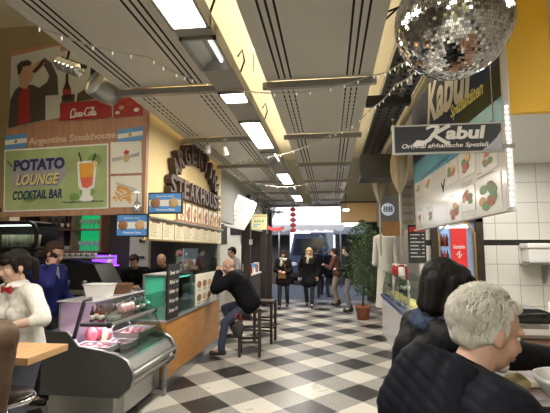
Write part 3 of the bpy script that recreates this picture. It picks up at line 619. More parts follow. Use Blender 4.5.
tag(MB().prism([(-2.24, 3.90, .70), (-2.185, 3.90, .70), (-2.165, 3.92, .86), (-2.22, 3.92, .86)], (0, .006, 0), M('card_tan', (.75, .52, .30), .6)).build('price_card'), 'tan card standing upright among the meat', 'card')
# bottles and cups on the glass shelf
random.seed(5)
bcol = [M('sauce_dark', (.05, .02, .02), .25), M('sauce_red', (.35, .04, .04), .3), M('bottle_amber', (.18, .07, .03), .25), M('bottle_pink', (.75, .35, .40), .3)]
def bottle(x, y, z, h, r, m, lab, capm, grp=None, name='bottle'):
    t = thing(name, lab, 'bottle', (x, y, z), 0, grp)
    MB().lathe([(r*.9, 0), (r, .008), (r, h*.55), (r*.85, h*.65), (r*.38, h*.78), (r*.36, h*.9)], (0, 0, 0), m, 12).build('body', t); bd = t.children[-1]
    MB().lathe([(r*.42, h*.9), (r*.42, h), (r*.3, h*1.01)], (0, 0, 0), capm, 10).build('cap', t)
    MB().lathe([(r*1.02, h*.15), (r*1.02, h*.45)], (0, 0, 0), paper, 12).build('sticker', bd)
k = 0
for y in (3.66, 3.73, 3.80, 3.87, 3.94):
    for x in (-2.20, -2.12):
        bottle(x+random.uniform(-.01, .01), y, .936, random.uniform(.11, .15), .02, bcol[k % 3], ['dark sauce bottle', 'red sauce bottle', 'amber sauce bottle'][k % 3]+f' on the glass shelf, {"front" if x > -2.15 else "rear"} row, {ORD[int(round((y-3.66)/.07))]} from the near arm', black if k % 2 else red, 'sauce bottles on the glass shelf'); k += 1
tag(MB().box((-2.09, 3.74, .936), (-2.02, 3.88, .972), whitep, .008).build('card_box'), 'small white box at the front of the glass shelf', 'box')
for k in range(6):
    x = -2.06-.09*(k % 2); y = 3.98+.085*(k//2)
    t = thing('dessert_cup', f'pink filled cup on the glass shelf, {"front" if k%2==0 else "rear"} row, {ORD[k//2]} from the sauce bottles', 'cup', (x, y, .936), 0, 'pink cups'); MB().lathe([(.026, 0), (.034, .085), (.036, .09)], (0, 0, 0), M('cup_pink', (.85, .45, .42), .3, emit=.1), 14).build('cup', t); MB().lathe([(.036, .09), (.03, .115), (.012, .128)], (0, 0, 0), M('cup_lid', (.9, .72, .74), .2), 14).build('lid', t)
for k, y in enumerate((4.27, 4.34, 4.42, 4.5)): bottle(-2.06-.05*(k % 2), y, .936, .17, .026, M('bottle_green', (.02, .08, .035), .15) if k % 2 == 0 else M('jar_glass', (.30, .38, .36), .15), f'{"green" if k % 2 == 0 else "pale glass"} bottle near the far end of the glass shelf, {ORD[k]} after the pink cups', black, 'bottles at the far end of the shelf')
# bowls on top
t = thing('plastic_tub', 'white oblong plastic tub on top of the meat counter', 'tub', (-2.30, 3.95, 1.136), R(5))
MB().add(*(lambda a, b, h: ([(-a*.8, -b*.8, 0), (a*.8, -b*.8, 0), (a*.8, b*.8, 0), (-a*.8, b*.8, 0), (-a, -b, h), (a, -b, h), (a, b, h), (-a, b, h), (-a*.9, -b*.9, h), (a*.9, -b*.9, h), (a*.9, b*.9, h), (-a*.9, b*.9, h), (-a*.72, -b*.72, .01), (a*.72, -b*.72, .01), (a*.72, b*.72, .01), (-a*.72, b*.72, .01)], [(3, 2, 1, 0), (0, 1, 5, 4), (1, 2, 6, 5), (2, 3, 7, 6), (3, 0, 4, 7), (4, 5, 9, 8), (5, 6, 10, 9), (6, 7, 11, 10), (7, 4, 8, 11), (8, 9, 13, 12), (9, 10, 14, 13), (10, 11, 15, 14), (11, 8, 12, 15), (12, 13, 14, 15)]))(.125, .10, .12), whitep).build('tub', t); MB().tube([(-.125, -.10, .12), (.125, -.10, .12), (.125, .10, .12), (-.125, .10, .12)], .008, whitep, 6, True).build('rim', t)
t = thing('wicker_basket', 'brown wicker basket beside the white tub on the meat counter', 'basket', (-2.24, 4.27, 1.136)); wick = M('wicker', (.20, .10, .05), .7, var=.5, scale=60, bump=.6)
MB().lathe([(.085, 0), (.12, .10), (.124, .10), (.116, .095), (.082, .01), (.001, .01)], (0, 0, 0), wick, 24).build('body', t); b = MB()
for k in range(6): b.tube([((.088+.0062*k)*math.cos(2*PI*j/24), (.088+.0062*k)*math.sin(2*PI*j/24), .008+.018*k) for j in range(24)], .006, wick, 6, True)
b.build('weave', t)
# ================================================================== wooden counter with glass screens
CF = -1.9
t = thing('service_counter', 'honey coloured wooden counter under the menu sheets', 'counter', (-2.2, 5.95, 0))
MB().box((-2.5, 4.72, .12), (CF, 7.05, .76), honey, .003).build('front_panel', t, False); MB().box((-2.45, 4.74, 0), (CF+.005, 7.03, .12), steel, .003).build('kick_plate', t, False); MB().box((-2.55, 4.70, .76), (CF+.015, 7.08, .785), alu, .003).build('worktop', t, False)
t = thing('glass_screen', 'tall clear glass screen standing on the wooden counter', 'glass screen', (-1.92, 6, .785)); MB().box((-1.915, 4.9, .785), (-1.909, 7.02, 1.62), glass).build('pane', t, False)
for y in (6.95, 7.02): MB().box((-1.92, y-.012, .785), (-1.9, y+.012, 1.705), alu, .002).build('post', t, False)
gc = thing('chilled_cabinet', 'green lit glass cabinet on the wooden counter', 'display cabinet', (-2.15, 5.4, .785)); b = MB()
for (x, y) in ((-2.35, 5.05), (-1.95, 5.05), (-2.35, 5.72), (-1.95, 5.72)): b.box((x-.012, y-.012, .785), (x+.012, y+.012, 1.27), alu)
b.box((-2.365, 5.035, 1.27), (-1.935, 5.735, 1.29), alu); b.build('frame', gc, False)
MB().box((-1.945, 5.06, .80), (-1.939, 5.71, 1.26), glass).build('front_glass', gc, False); MB().box((-2.36, 5.06, .80), (-2.35, 5.71, 1.26), M('cabinet_green', (.25, .62, .48), .4)).build('back_panel', gc, False); MB().box((-2.34, 5.06, 1.02), (-1.96, 5.71, 1.027), glass).build('shelf', gc, False)
MB().tube([(-1.97, 5.08, 1.245), (-1.97, 5.7, 1.245)], .01, M('green_tube', (.3, 1, .75), .4, emit=4)).tube([(-1.97, 5.08, .80), (-1.97, 5.08, 1.25)], .006, MATS['green_tube']).build('light_tube', gc, False)
area('green_lamp', (-2.15, 5.4, 1.23), .2, .5, .9, (.25, 1, .7))
mb = MB(); mb.box((-1.908, 5.76, .80), (-1.90, 6.86, 1.25), paper); F = Frame((-1.90, 5.76, .80), (0, 1, 0))
for r, z in enumerate((.30, .11)):
    for k in range(4): F.disc(mb, .15+k*.26, z, .095, .05, .001, .004, foodc[(k+r) % 3]); F.rect(mb, .08+k*.26, z-.085, .22+k*.26, z-.072, .001, .003, MATS['print_ink_grey'])
tag(mb.build('dish_photo_sign'), 'white panel with two rows of dish photos on the counter glass', 'sign')
t = thing('chalk_board', 'tall black chalkboard price list between meat counter and wooden counter', 'chalkboard', (-1.88, 4.69, .76)); q = [at(165.5, 266, X=-1.88), at(178, 262, X=-1.88)]
F = Frame((-1.875, 4.66, .787), (0, 1, 0)); mb = MB(); F.rect(mb, 0, 0, .36, .64, -.02, .02, black); mb.build('board', t, False); mb = MB()
for k, s in enumerate(('Steak', 'Rind', 'Huhn', 'Wurst', 'Pommes')): mb = MB(); F.text(mb, s, .05, .52-k*.11, .17, .045, .001, .002, paper, .2); F.text(mb, str(5+k)+',50', .25, .52-k*.11, .08, .04, .001, .002, paper, .2); mb.build('chalk_writing', t, False)
t = thing('price_stand', 'red and white price card in a stand on the green lit cabinet', 'price card', (-1.98, 5.3, 1.291)); MB().box((-.01, -.09, 0), (.01, .09, .30), whitep, .003).build('card', t); MB().box((.0101, -.088, .22), (.012, .088, .298), red).box((.0101, -.06, .12), (.012, .06, .15), red).box((.0101, -.06, .07), (.012, .05, .085), red).build('print', t); MB().box((-.04, -.08, 0), (.04, .08, .012), alu).build('foot', t)
bottle(-2.0, 5.62, 1.291, .26, .028, M('bottle_blue', (.08, .16, .6), .2), 'blue bottle on the green lit cabinet', whitep)
t = thing('napkin_box', 'small silver dispenser with white napkins on the counter behind the glass', 'dispenser', (-2.15, 6.3, .786)); MB().box((-.1, -.12, 0), (.1, .12, .28), alu, .01).build('case', t); MB().box((-.07, -.09, .28), (.07, .09, .30), whitep).build('napkin', t)
t = thing('salad_bowl', 'white bowl on the counter behind the dish photo panel', 'bowl', (-2.2, 6.7, .786)); MB().lathe([(.05, 0), (.14, .09), (.145, .1), (.13, .095), (.04, .012), (.001, .012)], (0, 0, 0), whitep, 24).build('bowl', t); MB().ell((0, 0, .075), (.12, .12, .05), green, None, 2).build('salad', t)
# ================================================================== BAR INTERIOR on the left
t = thing('bar_shelving', 'wooden bar shelving with a green lit bottle niche on the dark back wall', 'shelving', (-5.4, 8.1, 1.55)); shelfwood = wood_mat('shelf_wood', (.20, .11, .06), (.30, .18, .10), (6, 6, 1), .5)
for x in (-6.6, -5.95, -5.25, -4.62): MB().box((x-.02, 7.85, 1.55), (x+.02, 8.19, 2.55), shelfwood).build('upright', t, False)
for z in (1.55, 2.0, 2.5): MB().box((-6.6, 7.85, z), (-4.62, 8.19, z+.03), shelfwood).build('shelf', t, False)
MB().box((-5.23, 8.15, 1.58), (-4.64, 8.17, 2.5), M('niche_green', (.02, .36, .13), .5, emit=.55, ecol=(.01, .5, .16))).build('lit_back', t, False)
MB().box((-5.93, 8.15, 1.6), (-5.62, 8.17, 2.48), M('grey_door', (.24, .25, .25), .4)).build('grey_panel', t, False)
random.seed(21); gm = M('bar_glassware', (.45, .55, .48), .1, spec=.8); k = 0
for z in (1.581, 2.031):
    for j in range(6):
        tag(MB().lathe([(.03, 0), (.008, .012), (.008, .09), (.035, .13), (.04, .2), (.036, .2), (.03, .13), (.001, .1)], (-5.16+j*.095, 8.02, z), gm, 12).build('wine_glass'), f'stemmed glass in the green lit niche, {"lower" if z < 2 else "upper"} shelf, {"first" if j==0 else ORD[j]} from the wooden upright', 'glass', 'glasses in the green niche')
for j in range(4): bottle(-5.85+j*.14, 8.0, 2.031, .26, .035, [bcol[0], M('bottle_brown', (.10, .05, .03), .3)][j % 2], f'dark bottle on the upper shelf beside the green niche, {"first" if j==0 else ORD[j]} of four', steel, 'dark bottles beside the niche')
for j in range(5): tag(MB().lathe([(.03, 0), (.035, .1), (.033, .1), (.028, .01), (.001, .01)], (-5.55+j*.06, 8.0, 1.581), gm, 12).build('tumbler'), f'clear tumbler on the lower shelf left of the niche, {"first" if j==0 else ORD[j]} of five', 'glass', 'tumblers')
# purple lit bottle step
t = thing('lit_bottle_step', 'purple lit stepped bottle display on the back bar', 'bottle display', (-4.6, 7.2, 0)); pur = M('purple_light', (.45, .12, 1), .4, emit=3.5, ecol=(.30, .06, 1))
MB().box((-5.2, 7.0, 0), (-3.6, 7.5, 1.12), darkwall, .01).build('cabinet', t, False); MB().box((-5.1, 7.3, 1.12), (-3.8, 7.5, 1.3), blackp).build('step', t, False); MB().box((-5.1, 7.29, 1.30), (-4.0, 7.5, 1.315), pur).build('lit_strip', t, False); MB().box((-4.55, 7.48, 1.32), (-4.05, 7.5, 1.50), M('purple_back', (.2, .06, .5), .5, emit=1.2, ecol=(.25, .06, .9))).build('lit_back', t, False)
area('purple_lamp', (-4.4, 7.2, 1.62), .9, .2, 3, (.45, .15, 1))
for j in range(9): bottle(-4.75+j*.085, 7.15+.02*(j % 2), 1.121, random.uniform(.2, .26), .03, [bcol[0], bcol[2], M('spirit_clear', (.4, .4, .45), .15), bcol[0]][j % 4], f'spirit bottle before the purple light, {"first" if j==0 else ORD[j]} from the coffee machine', [black, gold, whitep][j % 3], 'spirits before the purple light')
t = thing('squeeze_bottle', 'white squeeze bottle standing before the purple light', 'bottle', (-3.97, 7.1, 1.121)); MB().lathe([(.05, 0), (.055, .2), (.045, .28), (.02, .31)], (0, 0, 0), whitep, 14).build('body', t); MB().lathe([(.02, .31), (.006, .4)], (0, 0, 0), whitep, 10).build('nozzle', t)
# coffee machine
t = thing('coffee_machine', 'dark espresso machine behind the man on the phone', 'coffee machine', (-3.5, 5.55, 0)); b = MB().box((-4.0, 5.3, 0), (-3.0, 5.9, 1.0), darkwall, .01); b.build('stand', t, False)
MB().prism([(-3.9, 5.35, 1.0), (-3.06, 5.35, 1.0), (-3.06, 5.35, 1.12), (-3.22, 5.35, 1.4), (-3.9, 5.35, 1.46)], (0, .5, 0), blackp).build('body', t, False); MB().box((-3.92, 5.33, 1.47), (-3.2, 5.87, 1.5), steel, .004).build('cup_tray', t, False); MB().box((-3.7, 5.24, 1.0), (-3.02, 5.35, 1.06), steel, .004).build('drip_tray', t, False)
for x in (-3.55, -3.3): MB().lathe([(.03, 0), (.035, .05), (.02, .07)], (x, 5.28, 1.12), steel, 12).tube([(x, 5.28, 1.14), (x+.02, 5.14, 1.13)], .012, black).build('group_head', t, False)
for k in range(7): tag(MB().lathe([(.02, 0), (.035, .055), (.032, .055), (.018, .006), (.001, .006)], (-3.85+.085*k, 5.55, 1.501), whitep, 12).build('coffee_cup'), f'white cup on top of the espresso machine, {"first" if k==0 else ORD[k]} in the row', 'cup', 'cups on the espresso machine')
t = thing('worktop_unit', 'dark back counter with steel front behind the meat case', 'counter', (-2.9, 4.9, 0)); MB().box((-3.0, 5.0, 0), (-2.6, 5.9, .92), darkwall, .01).build('cabinet', t, False); MB().box((-3.0, 5.0, .92), (-2.58, 5.92, .96), steel, .004).build('top', t, False)
t = thing('steel_table', 'steel prep table behind the meat counter', 'table', (-2.9, 6.6, 0)); MB().box((-3.5, 6.3, .88), (-2.6, 6.9, .92), steel, .004).build('top', t, False)
for x in (-3.46, -2.66):
    for y in (6.34, 6.86): MB().box((x-.02, y-.02, 0), (x+.02, y+.02, .88), steel).build('leg', t, False)
for k in range(3): tag(MB().lathe([(.03, 0), (.034, .12), (.03, .12), (.028, .01), (.001, .01)], (-2.95+.1*k, 6.5, .921), whitep, 12).build('paper_cup'), f'white paper cup on the steel prep table, {"first" if k==0 else ORD[k]} of three', 'cup', 'paper cups')
# rounded glass display, upper left
t = thing('countertop_display', 'black rounded glass display full of pale rolled glasses, above the waitress', 'display cabinet', (-4.35, 5.3, 1.6)); q0 = at(-4, 248, Y=5.25); q1 = at(37, 222, Y=5.25)
x0, x1, z0, z1 = q0.x-.4, q1.x, q0.z-.03, q1.z
MB().box((x0, 5.25, z0), (x1, 5.75, z0+.05), blackp, .02).box((x0, 5.25, z1-.03), (x1-.12, 5.75, z1+.02), blackp, .02).box((x0, 5.7, z0), (x1-.02, 5.75, z1), blackp).build('shell', t, False)
MB().tube([(x1-.14, 5.27, z1), (x1-.05, 5.27, z1-.04), (x1-.01, 5.27, (z0+z1)/2+.04), (x1-.01, 5.27, z0+.1), (x1-.06, 5.27, z0+.03)], .028, blackp).build('rounded_frame', t, False)
MB().box((x0, 5.255, z0+.05), (x1-.03, 5.26, z1-.03), glass).build('front_glass', t, False); MB().box((x0, 5.3, z1-.05), (x1-.15, 5.34, z1-.035), M('display_tube', (1, 1, .95), .4, emit=3)).build('light_tube', t, False); MB().box((x0, 5.28, z0-.12), (x1, 5.75, z0), blackp, .02).build('base', t, False)
for x in (x0+.1, x1-.1): MB().box((x-.04, 5.45, 0), (x+.04, 5.6, z0-.12), steel_dark).build('leg', t, False)
for k in range(9): tag(MB().lathe([(.025, 0), (.032, .17), (.029, .17), (.022, .006), (.001, .006)], (x1-.09-.068*k, 5.42, z0+.051), [paper, cream, M('pale_green', (.55, .62, .45), .4)][k % 3], 12).build('tall_glass'), f'pale tall glass inside the rounded display, {"first" if k==0 else ORD[k]} from its rounded end', 'glass', 'glasses in the rounded display')
tag(MB().box((x0+.25, 5.4, z1+.021), (x0+.45, 5.6, z1+.16), cream, .01).build('carton'), 'cream carton on top of the rounded display', 'box')
t = thing('white_pipe_column', 'pale square post with dark fittings under the hanging flag sign', 'post', (-3.45, 7.6, 0)); MB().box((-3.8, 7.5, 0), (-3.42, 7.6, 2.3), M('pale_green_grey', (.42, .44, .38), .5)).build('post', t, False); MB().box((-3.6, 7.47, 1.75), (-3.5, 7.5, 1.8), black).box((-3.7, 7.47, 1.45), (-3.5, 7.5, 1.48), black).build('fitting', t, False)
# ================================================================== bar table and stool at the left edge
t = thing('bar_table', 'light wooden bar table before the waitress', 'table', (-2.05, 2.15, 0)); MB().box((-2.7, 1.99, 1.012), (-1.535, 2.32, 1.05), tablewood, .003).build('tabletop', t, False); MB().box((-2.5, 2.03, .0), (-2.26, 2.27, .02), blackp, .005).build('base_plate', t, False); MB().box((-2.41, 2.12, .02), (-2.35, 2.18, 1.012), blackp, .004).build('post', t, False);
def round_stool(x, y, lab):
    t = thing('bar_stool', lab, 'stool', (x, y, 0), 0, 'round bar stools'); MB().lathe([(.13, .70), (.16, .71), (.165, .73), (.15, .75), (.001, .755)], (0, 0, 0), M('stool_leather', (.03, .018, .014), .25), 28).build('seat', t); MB().lathe([(.166, .705), (.168, .72), (.166, .73)], (0, 0, 0), MATS['chrome'], 28).build('rim', t); MB().tube([(0, 0, .02), (0, 0, .7)], .025, MATS['chrome']).build('column', t); MB().lathe([(.19, 0), (.19, .012), (.05, .035), (.03, .06)], (0, 0, 0), MATS['chrome'], 28).build('base', t); MB().tube([(.12*math.cos(2*PI*k/24), .12*math.sin(2*PI*k/24), .28) for k in range(24)], .009, MATS['chrome'], 6, True).tube([(-.12, 0, .28), (.12, 0, .28)], .008, MATS['chrome'], 6).build('footrest', t)
round_stool(-1.93, 2.32, 'round dark leather stool with chrome rim pushed to the wooden bar table')
# ================================================================== RIGHT SIDE
RF = Frame((1.3, 6.5, 1.9), (0, -1, 0))
t = thing('menu_board', 'huge glossy menu board with dish photos, above the counter by the yellow fascia', 'menu board', (1.32, 4.8, 1.9))
gl_white = M('print_glossy_white', (.66, .65, .63), .16, var=.05); night = M('print_night', (.045, .060, .14), .5, var=.8, scale=2.2, spec=.05); olive = M('print_olive', (.06, .065, .03), .5, var=.6, scale=3, spec=.05); sky_b = M('print_sky_blue', (.13, .42, .62), .18, var=.12)
mb = MB(); RF.rect(mb, 0, 0, 3.35, 2.05, -.03, .03, gl_white); mb.build('panel', t, False)
b0, b1, b2, b3 = RF.px(413, 167), RF.px(455, 134), RF.px(475, 119), RF.px(499, 99); l0, l1, l2 = RF.px(413, 186), RF.px(463, 152), RF.px(499, 129)
mb = MB(); RF.poly(mb, [(0, b0[1]+.02), b1, (3.35, b3[1]), (3.35, 2.05), (0, 2.05)], .001, .003, night); RF.poly(mb, [(.3, b0[1]-.02), b1, (3.35, b3[1]), (3.35, b3[1]+.28), (2.4, b1[1]+.12), (1.2, b0[1]+.05)], .0045, .001, olive); mb.build('dark_band', t, False)
mb = MB(); RF.poly(mb, [(0, l0[1]), l1, (3.35, l2[1]), (3.35, b3[1]), b1, (0, b0[1]+.02)], .001, .005, sky_b); mb.build('blue_band', t, False)
k0, k1, s0, s1 = RF.px(428, 126), RF.px(476, 92), RF.px(452, 122), RF.px(485, 98); o0, o1 = RF.px(420, 178), RF.px(494, 118)
mb = MB(); pale = M('print_pale_yellow', (.85, .85, .80), .4); lerp2 = lambda A, B_, a, h: (A[0]+(B_[0]-A[0])*a, A[1]+(B_[1]-A[1])*a+h)
RF.text(mb, 'Kabul', 0, 0, 1, 1, .006, .004, pale, .3, .035, warp=lambda a, b: lerp2(k0, k1, a, .52*b)); mb.build('lettering', t, False); mb = MB()
RF.text(mb, 'Spezialitäten', 0, 0, 1, 1, .007, .004, M('print_lime', (.85, .82, .2), .3), .25, .03, warp=lambda a, b: lerp2(s0, s1, a, .17*b)); mb.build('lettering', t, False); mb = MB()
RF.text(mb, 'Original afghanische Küche', 0, 0, 1, 1, .007, .002, M('print_ink_dark', (.03, .05, .10), .4), .2, .0, warp=lambda a, b: lerp2(o0, o1, a, -.05+.06*b)); mb.build('lettering', t, False)
random.seed(8)
for (px, py, r, g) in ((455, 213, 7.5, 0), (468, 199, 7, 0), (488.5, 196, 11, 1), (452, 172.5, 6.5, 0), (467, 162.5, 8, 0), (428, 184, 5, 0), (418, 190, 4, 0), (420.5, 218, 4, 0), (430, 216, 4, 1), (489, 158, 7, 0)):
    u, z = RF.px(px, py); Y = 6.5-u; rz = r*1.45*Y/413; ru = rz*1.9; mb = MB()
    RF.rect(mb, u-ru*1.05, z-rz*1.15, u+ru*1.05, z+rz*1.15, .001, .003, M('print_tile_white', (.74, .73, .71), .2))
    for k in range(9):
        a = random.random()*6.3; d = random.random()**.5*.62; m = [foodc[0], foodc[1], foodc[2], M('print_salad', (.07, .20, .04), .4, var=.6, scale=30)][k % 4 if not g or k % 3 == 2 else 3]
        RF.disc(mb, u+ru*d*math.cos(a), z+rz*d*math.sin(a), ru*.34, rz*.30, .0045+k*.0003, .001, m, 9)
    for j in range(2): RF.rect(mb, u-ru*.9, z+rz*(1.3+.25*j), u+ru*(.5+.2*j), z+rz*(1.38+.25*j), .001, .002, MATS['print_ink_grey'])
    mb.build('dish_print', t, False)
mb = MB(); RF.poly(mb, [(1.52, .47), (1.60, .35), (1.68, .50), (1.66, .51), (1.60, .42), (1.55, .48)], .002, .002, black); mb.build('bird_print', t, False)
MB().box((1.275, 3.12, 1.9), (1.31, 3.15, 3.95), M('board_edge', (.55, .54, .50), .4)).box((1.27, 3.15, 1.88), (1.335, 6.5, 1.90), MATS['board_edge']).build('edge_frame', t, False)
ledm = M('led_dot', (1, 1, 1), .4, emit=9); mb = MB()
for k in range(19): mb.ell((1.292, 3.115, 1.92+k*.04), .009, ledm, None, 1)
o = mb.build('led_dots', t, False); o['kind'] = 'stuff'
area('led_lamp', (1.36, 3.08, 2.2), .03, .7, .25, (1, 1, 1), (R(90), 0, 0))
# blade sign
t = thing('blade_sign', 'dark grey hanging sign with white lettering and border, projecting beneath the mirror ball', 'sign', (.83, 3.0, 2.28)); KF = Frame((.46, 2.985, 2.278), (1, 0, 0)); slate = M('sign_slate', (.045, .05, .062), .35)
mb = MB(); KF.rect(mb, 0, 0, .745, .212, -.03, .03, M('sign_border', (.55, .56, .55), .4)); KF.rect(mb, .012, .012, .733, .200, .0, .003, slate); mb.build('panel', t, False)
signw = M('sign_letter_white', (.88, .88, .87), .5); mb = MB(); KF.text(mb, 'abul', .36, .095, .27, .095, .003, .003, signw, .15, .045); KF.text(mb, 'Original afghanische Speziali', .06, .03, .585, .042, .003, .002, signw, .25, .02)
KF.stroke(mb, [(.31, .19), (.29, .15), (.25, .10), (.20, .07), (.15, .065), (.17, .085), (.21, .08)], .026, .003, .002, signw); KF.stroke(mb, [(.385, .195), (.33, .165), (.275, .135), (.31, .11), (.36, .075), (.38, .07)], .026, .005, .002, signw); KF.stroke(mb, [(.235, .18), (.27, .195), (.31, .19)], .018, .007, .002, signw)
KF.poly(mb, [(.60, .013), (.732, .013), (.732, .15), (.70, .10), (.66, .06)], .0031, .001, M('sign_swoosh', (.50, .52, .60), .4)); mb.build('lettering', t, False)
for x in (1.15,): MB().tube([(x, 3.0, 2.48), (x, 3.0, 3.42)], .004, steel, 6).build('hanger', t, False)
MB().box((1.195, 2.975, 2.30), (1.275, 3.0, 2.33), steel).build('bracket', t, False)
# mirror ball
BC = V((.545, 1.8, 2.588)); RB = .244
t = thing('mirror_ball', 'large mirrored disco ball hanging overhead', 'disco ball', BC); mir = [M('mirror_tile', (.93, .93, .93), .05, 1., .03), M('mirror_tile_warm', (.85, .84, .82), .08, 1., .05), M('mirror_tile_worn', (.55, .56, .58), .16, 1., .1)]
MB().ell((0, 0, 0), RB-.006, M('ball_core', (.05, .05, .05), .5), None, 3).build('core', t)
rnd = random.Random(4); mb = MB(); rows = 60
for i in range(rows):
    ph = -PI/2+(i+.5)*PI/rows; n = max(3, int(2*PI*math.cos(ph)*RB/.0135)); h = PI/rows*RB*.47
    for k in range(n):
        th = 2*PI*(k+.5*(i % 2))/n; nr = V((math.cos(ph)*math.cos(th), math.cos(ph)*math.sin(th), math.sin(ph))); e = V((-math.sin(th), math.cos(th), 0)); q = nr.cross(e); w = PI*math.cos(ph)*RB/n*.92
        nr2 = (nr+e*rnd.gauss(0, .05)+q*rnd.gauss(0, .05)).normalized(); e2 = q.cross(nr2).normalized(); q2 = nr2.cross(e2); c = nr*RB
        mb.add([c-e2*w-q2*h, c+e2*w-q2*h, c+e2*w+q2*h, c-e2*w+q2*h], [(0, 1, 2, 3)], mir[0 if rnd.random() < .55 else 1 if rnd.random() < .6 else 2])
mb.build('mirror_tiles', t, fix=False); MB().lathe([(.04, .25), (.04, .28), (.015, .29), (.012, .32)], (0, 0, 0), steel).build('cap', t); MB().tube([(0, 0, .3), (0, 0, 2.0)], .006, steel).build('chain', t)
# tiled stall: shelf, box, framed window, menu panel
t = thing('wall_shelf', 'grey shelf on a bracket fixed to the white tiled wall', 'shelf', (3.25, 6.85, 1.3)); MB().box((2.95, 6.7, 1.375), (3.6, 7.0, 1.395), steel, .003).build('board', t, False); MB().prism([(3.28, 7.0, 1.375), (3.28, 7.0, 1.08), (3.28, 6.97, 1.08), (3.28, 6.78, 1.375)], (.03, 0, 0), steel).build('bracket', t, False)
t = thing('foam_box', 'white foam box on the wall shelf by the tiles', 'box', (3.25, 6.85, 1.396)); MB().box((2.98, 6.72, 1.396), (3.55, 6.98, 1.62), whitep, .03).build('body', t, False); MB().box((2.96, 6.70, 1.62), (3.57, 7.0, 1.70), whitep, .02).build('lid', t, False)
t = thing('framed_window', 'dark wooden frame with gold inner edge around a lit drinks display with a red poster', 'display window', (2.02, 6.97, .3)); fx0, fx1, fz0, fz1 = 1.62, 2.42, .3, 2.12
MB().box((fx0, 6.93, fz0), (fx0+.1, 7.0, fz1), darkwood, .005).box((fx1-.12, 6.93, fz0), (fx1, 7.0, fz1), darkwood, .005).box((fx0, 6.93, fz1-.08), (fx1, 7.0, fz1), darkwood, .005).build('frame', t, False)
MB().tube([(fx1-.14, 6.93, fz0), (fx1-.14, 6.93, fz1-.25), (fx1-.24, 6.93, fz1-.10), (fx0+.25, 6.93, fz1-.10), (fx0+.12, 6.93, fz1-.25), (fx0+.12, 6.93, fz0)], .018, gold, 6).build('gold_trim', t, False)
MB().prism([(fx0+.1, 6.985, fz0), (fx1-.12, 6.985, fz0), (fx1-.12, 6.985, fz1-.08), (fx0+.1, 6.985, fz1-.08)], (0, .014, 0), M('window_backing', (.25, .30, .42), .2, emit=.15)).build('backing', t, False)
rp = MB().box((1.93, 6.97, 1.28), (2.17, 6.98, 2.0), M('poster_red', (.62, .03, .03), .4, emit=.18)).build('red_poster', t, False); mb = MB(); F = Frame((1.93, 6.969, 1.5), (1, 0, 0)); F.text(mb, 'Getränke', .03, .12, .18, .06, 0, .002, whitep, .2); F.stroke(mb, [(.08, .02), (.13, .08), (.11, -.03), (.16, .03)], .012, 0, .002, whitep); mb.build('lettering', rp, False)
MB().box((1.76, 6.97, 1.35), (1.90, 6.98, 2.0), M('shelf_light_blue', (.25, .40, .75), .3, emit=.5)).box((1.76, 6.96, 1.95), (2.2, 6.98, 2.01), M('cool_light', (.8, .9, 1), .4, emit=2)).build('lit_shelf', t, False)
for k in range(6): tag(MB().lathe([(.022, 0), (.024, .12), (.010, .17), (.010, .2)], (1.775+.022*2*(k % 3), 6.94, 1.40+.26*(k//3)), [darkblue, red, M('bottle_green', (.02, .08, .035), .15)][k % 3], 10).build('drink_bottle'), f'small drink bottle in the lit blue shelf beside the red poster, {"upper" if k > 2 else "lower"} row, {["first", "second", "third"][k % 3]}', 'bottle', 'bottles beside the red poster')
for z in (1.385, 1.645): MB().box((1.74, 6.915, z), (1.91, 6.97, z+.013), steel).build('shelf', t, False)
t = thing('wall_menu', 'narrow black menu panel with small pale writing near the robe', 'menu', (1.33, 6.5, 1.4)); F = Frame((1.18, 6.5, 1.40), (1, 0, 0)); mb = MB(); F.rect(mb, 0, 0, .26, .58, -.02, .02, blackp); mb.build('panel', t, False); mb = MB(); F.rect(mb, .02, .47, .24, .55, 0, .002, red)
for k in range(7): F.rect(mb, .03, .42-.055*k, .03+[.14, .10, .16, .12][k % 4], .435-.055*k, 0, .002, M('print_grey', (.5, .5, .5), .5)); F.rect(mb, .20, .42-.055*k, .235, .435-.055*k, 0, .002, MATS['print_grey'])
mb.build('print', t, False)
tag(MB().tube([(1.31, 6.505, 1.99), (1.31, 6.505, 3.42)], .004, steel).build('hanger_wire'), 'thin wire holding the narrow black menu panel', 'wire')
# glass counter of the stall
t = thing('glass_counter', 'white glass topped display counter with blue edges, behind the dark haired diner', 'display case', (1.2, 6.3, 0)); bl = M('counter_blue', (.03, .04, .16), .35)
MB().box((.99, 5.7, .0), (1.43, 8.4, .72), M('counter_white', (.60, .60, .62), .25, var=.1), .004).build('body', t, False); MB().box((.97, 5.67, .70), (1.43, 8.41, .75), bl, .006).box((.965, 5.67, 0), (.995, 5.70, .70), bl).build('blue_edging', t, False)
MB().box((1.0, 5.72, 1.19), (1.42, 8.38, 1.2), glass).build('top_glass', t, False); MB().add([(1.0, 5.72, .75), (1.0, 8.38, .75), (1.04, 8.38, 1.19), (1.04, 5.72, 1.19)], [(0, 1, 2, 3)], glass).add([(1.0, 5.72, .75), (1.42, 5.72, .75), (1.42, 5.72, 1.19), (1.04, 5.72, 1.19)], [(0, 1, 2, 3)], glass).build('side_glass', t, False)
for (x, y) in ((1.02, 5.71), (1.02, 7.05), (1.02, 8.38), (1.41, 5.71), (1.41, 8.38)): MB().box((x-.01, y-.01, .75), (x+.01, y+.01, 1.2), alu).build('post', t, False)
MB().box((1.03, 5.74, .96), (1.42, 8.36, .967), glass).build('shelf', t, False)
area('counter_lamp', (1.22, 7.0, 1.17), .2, 2.0, 5, (1, .95, .8))
rnd = random.Random(2)
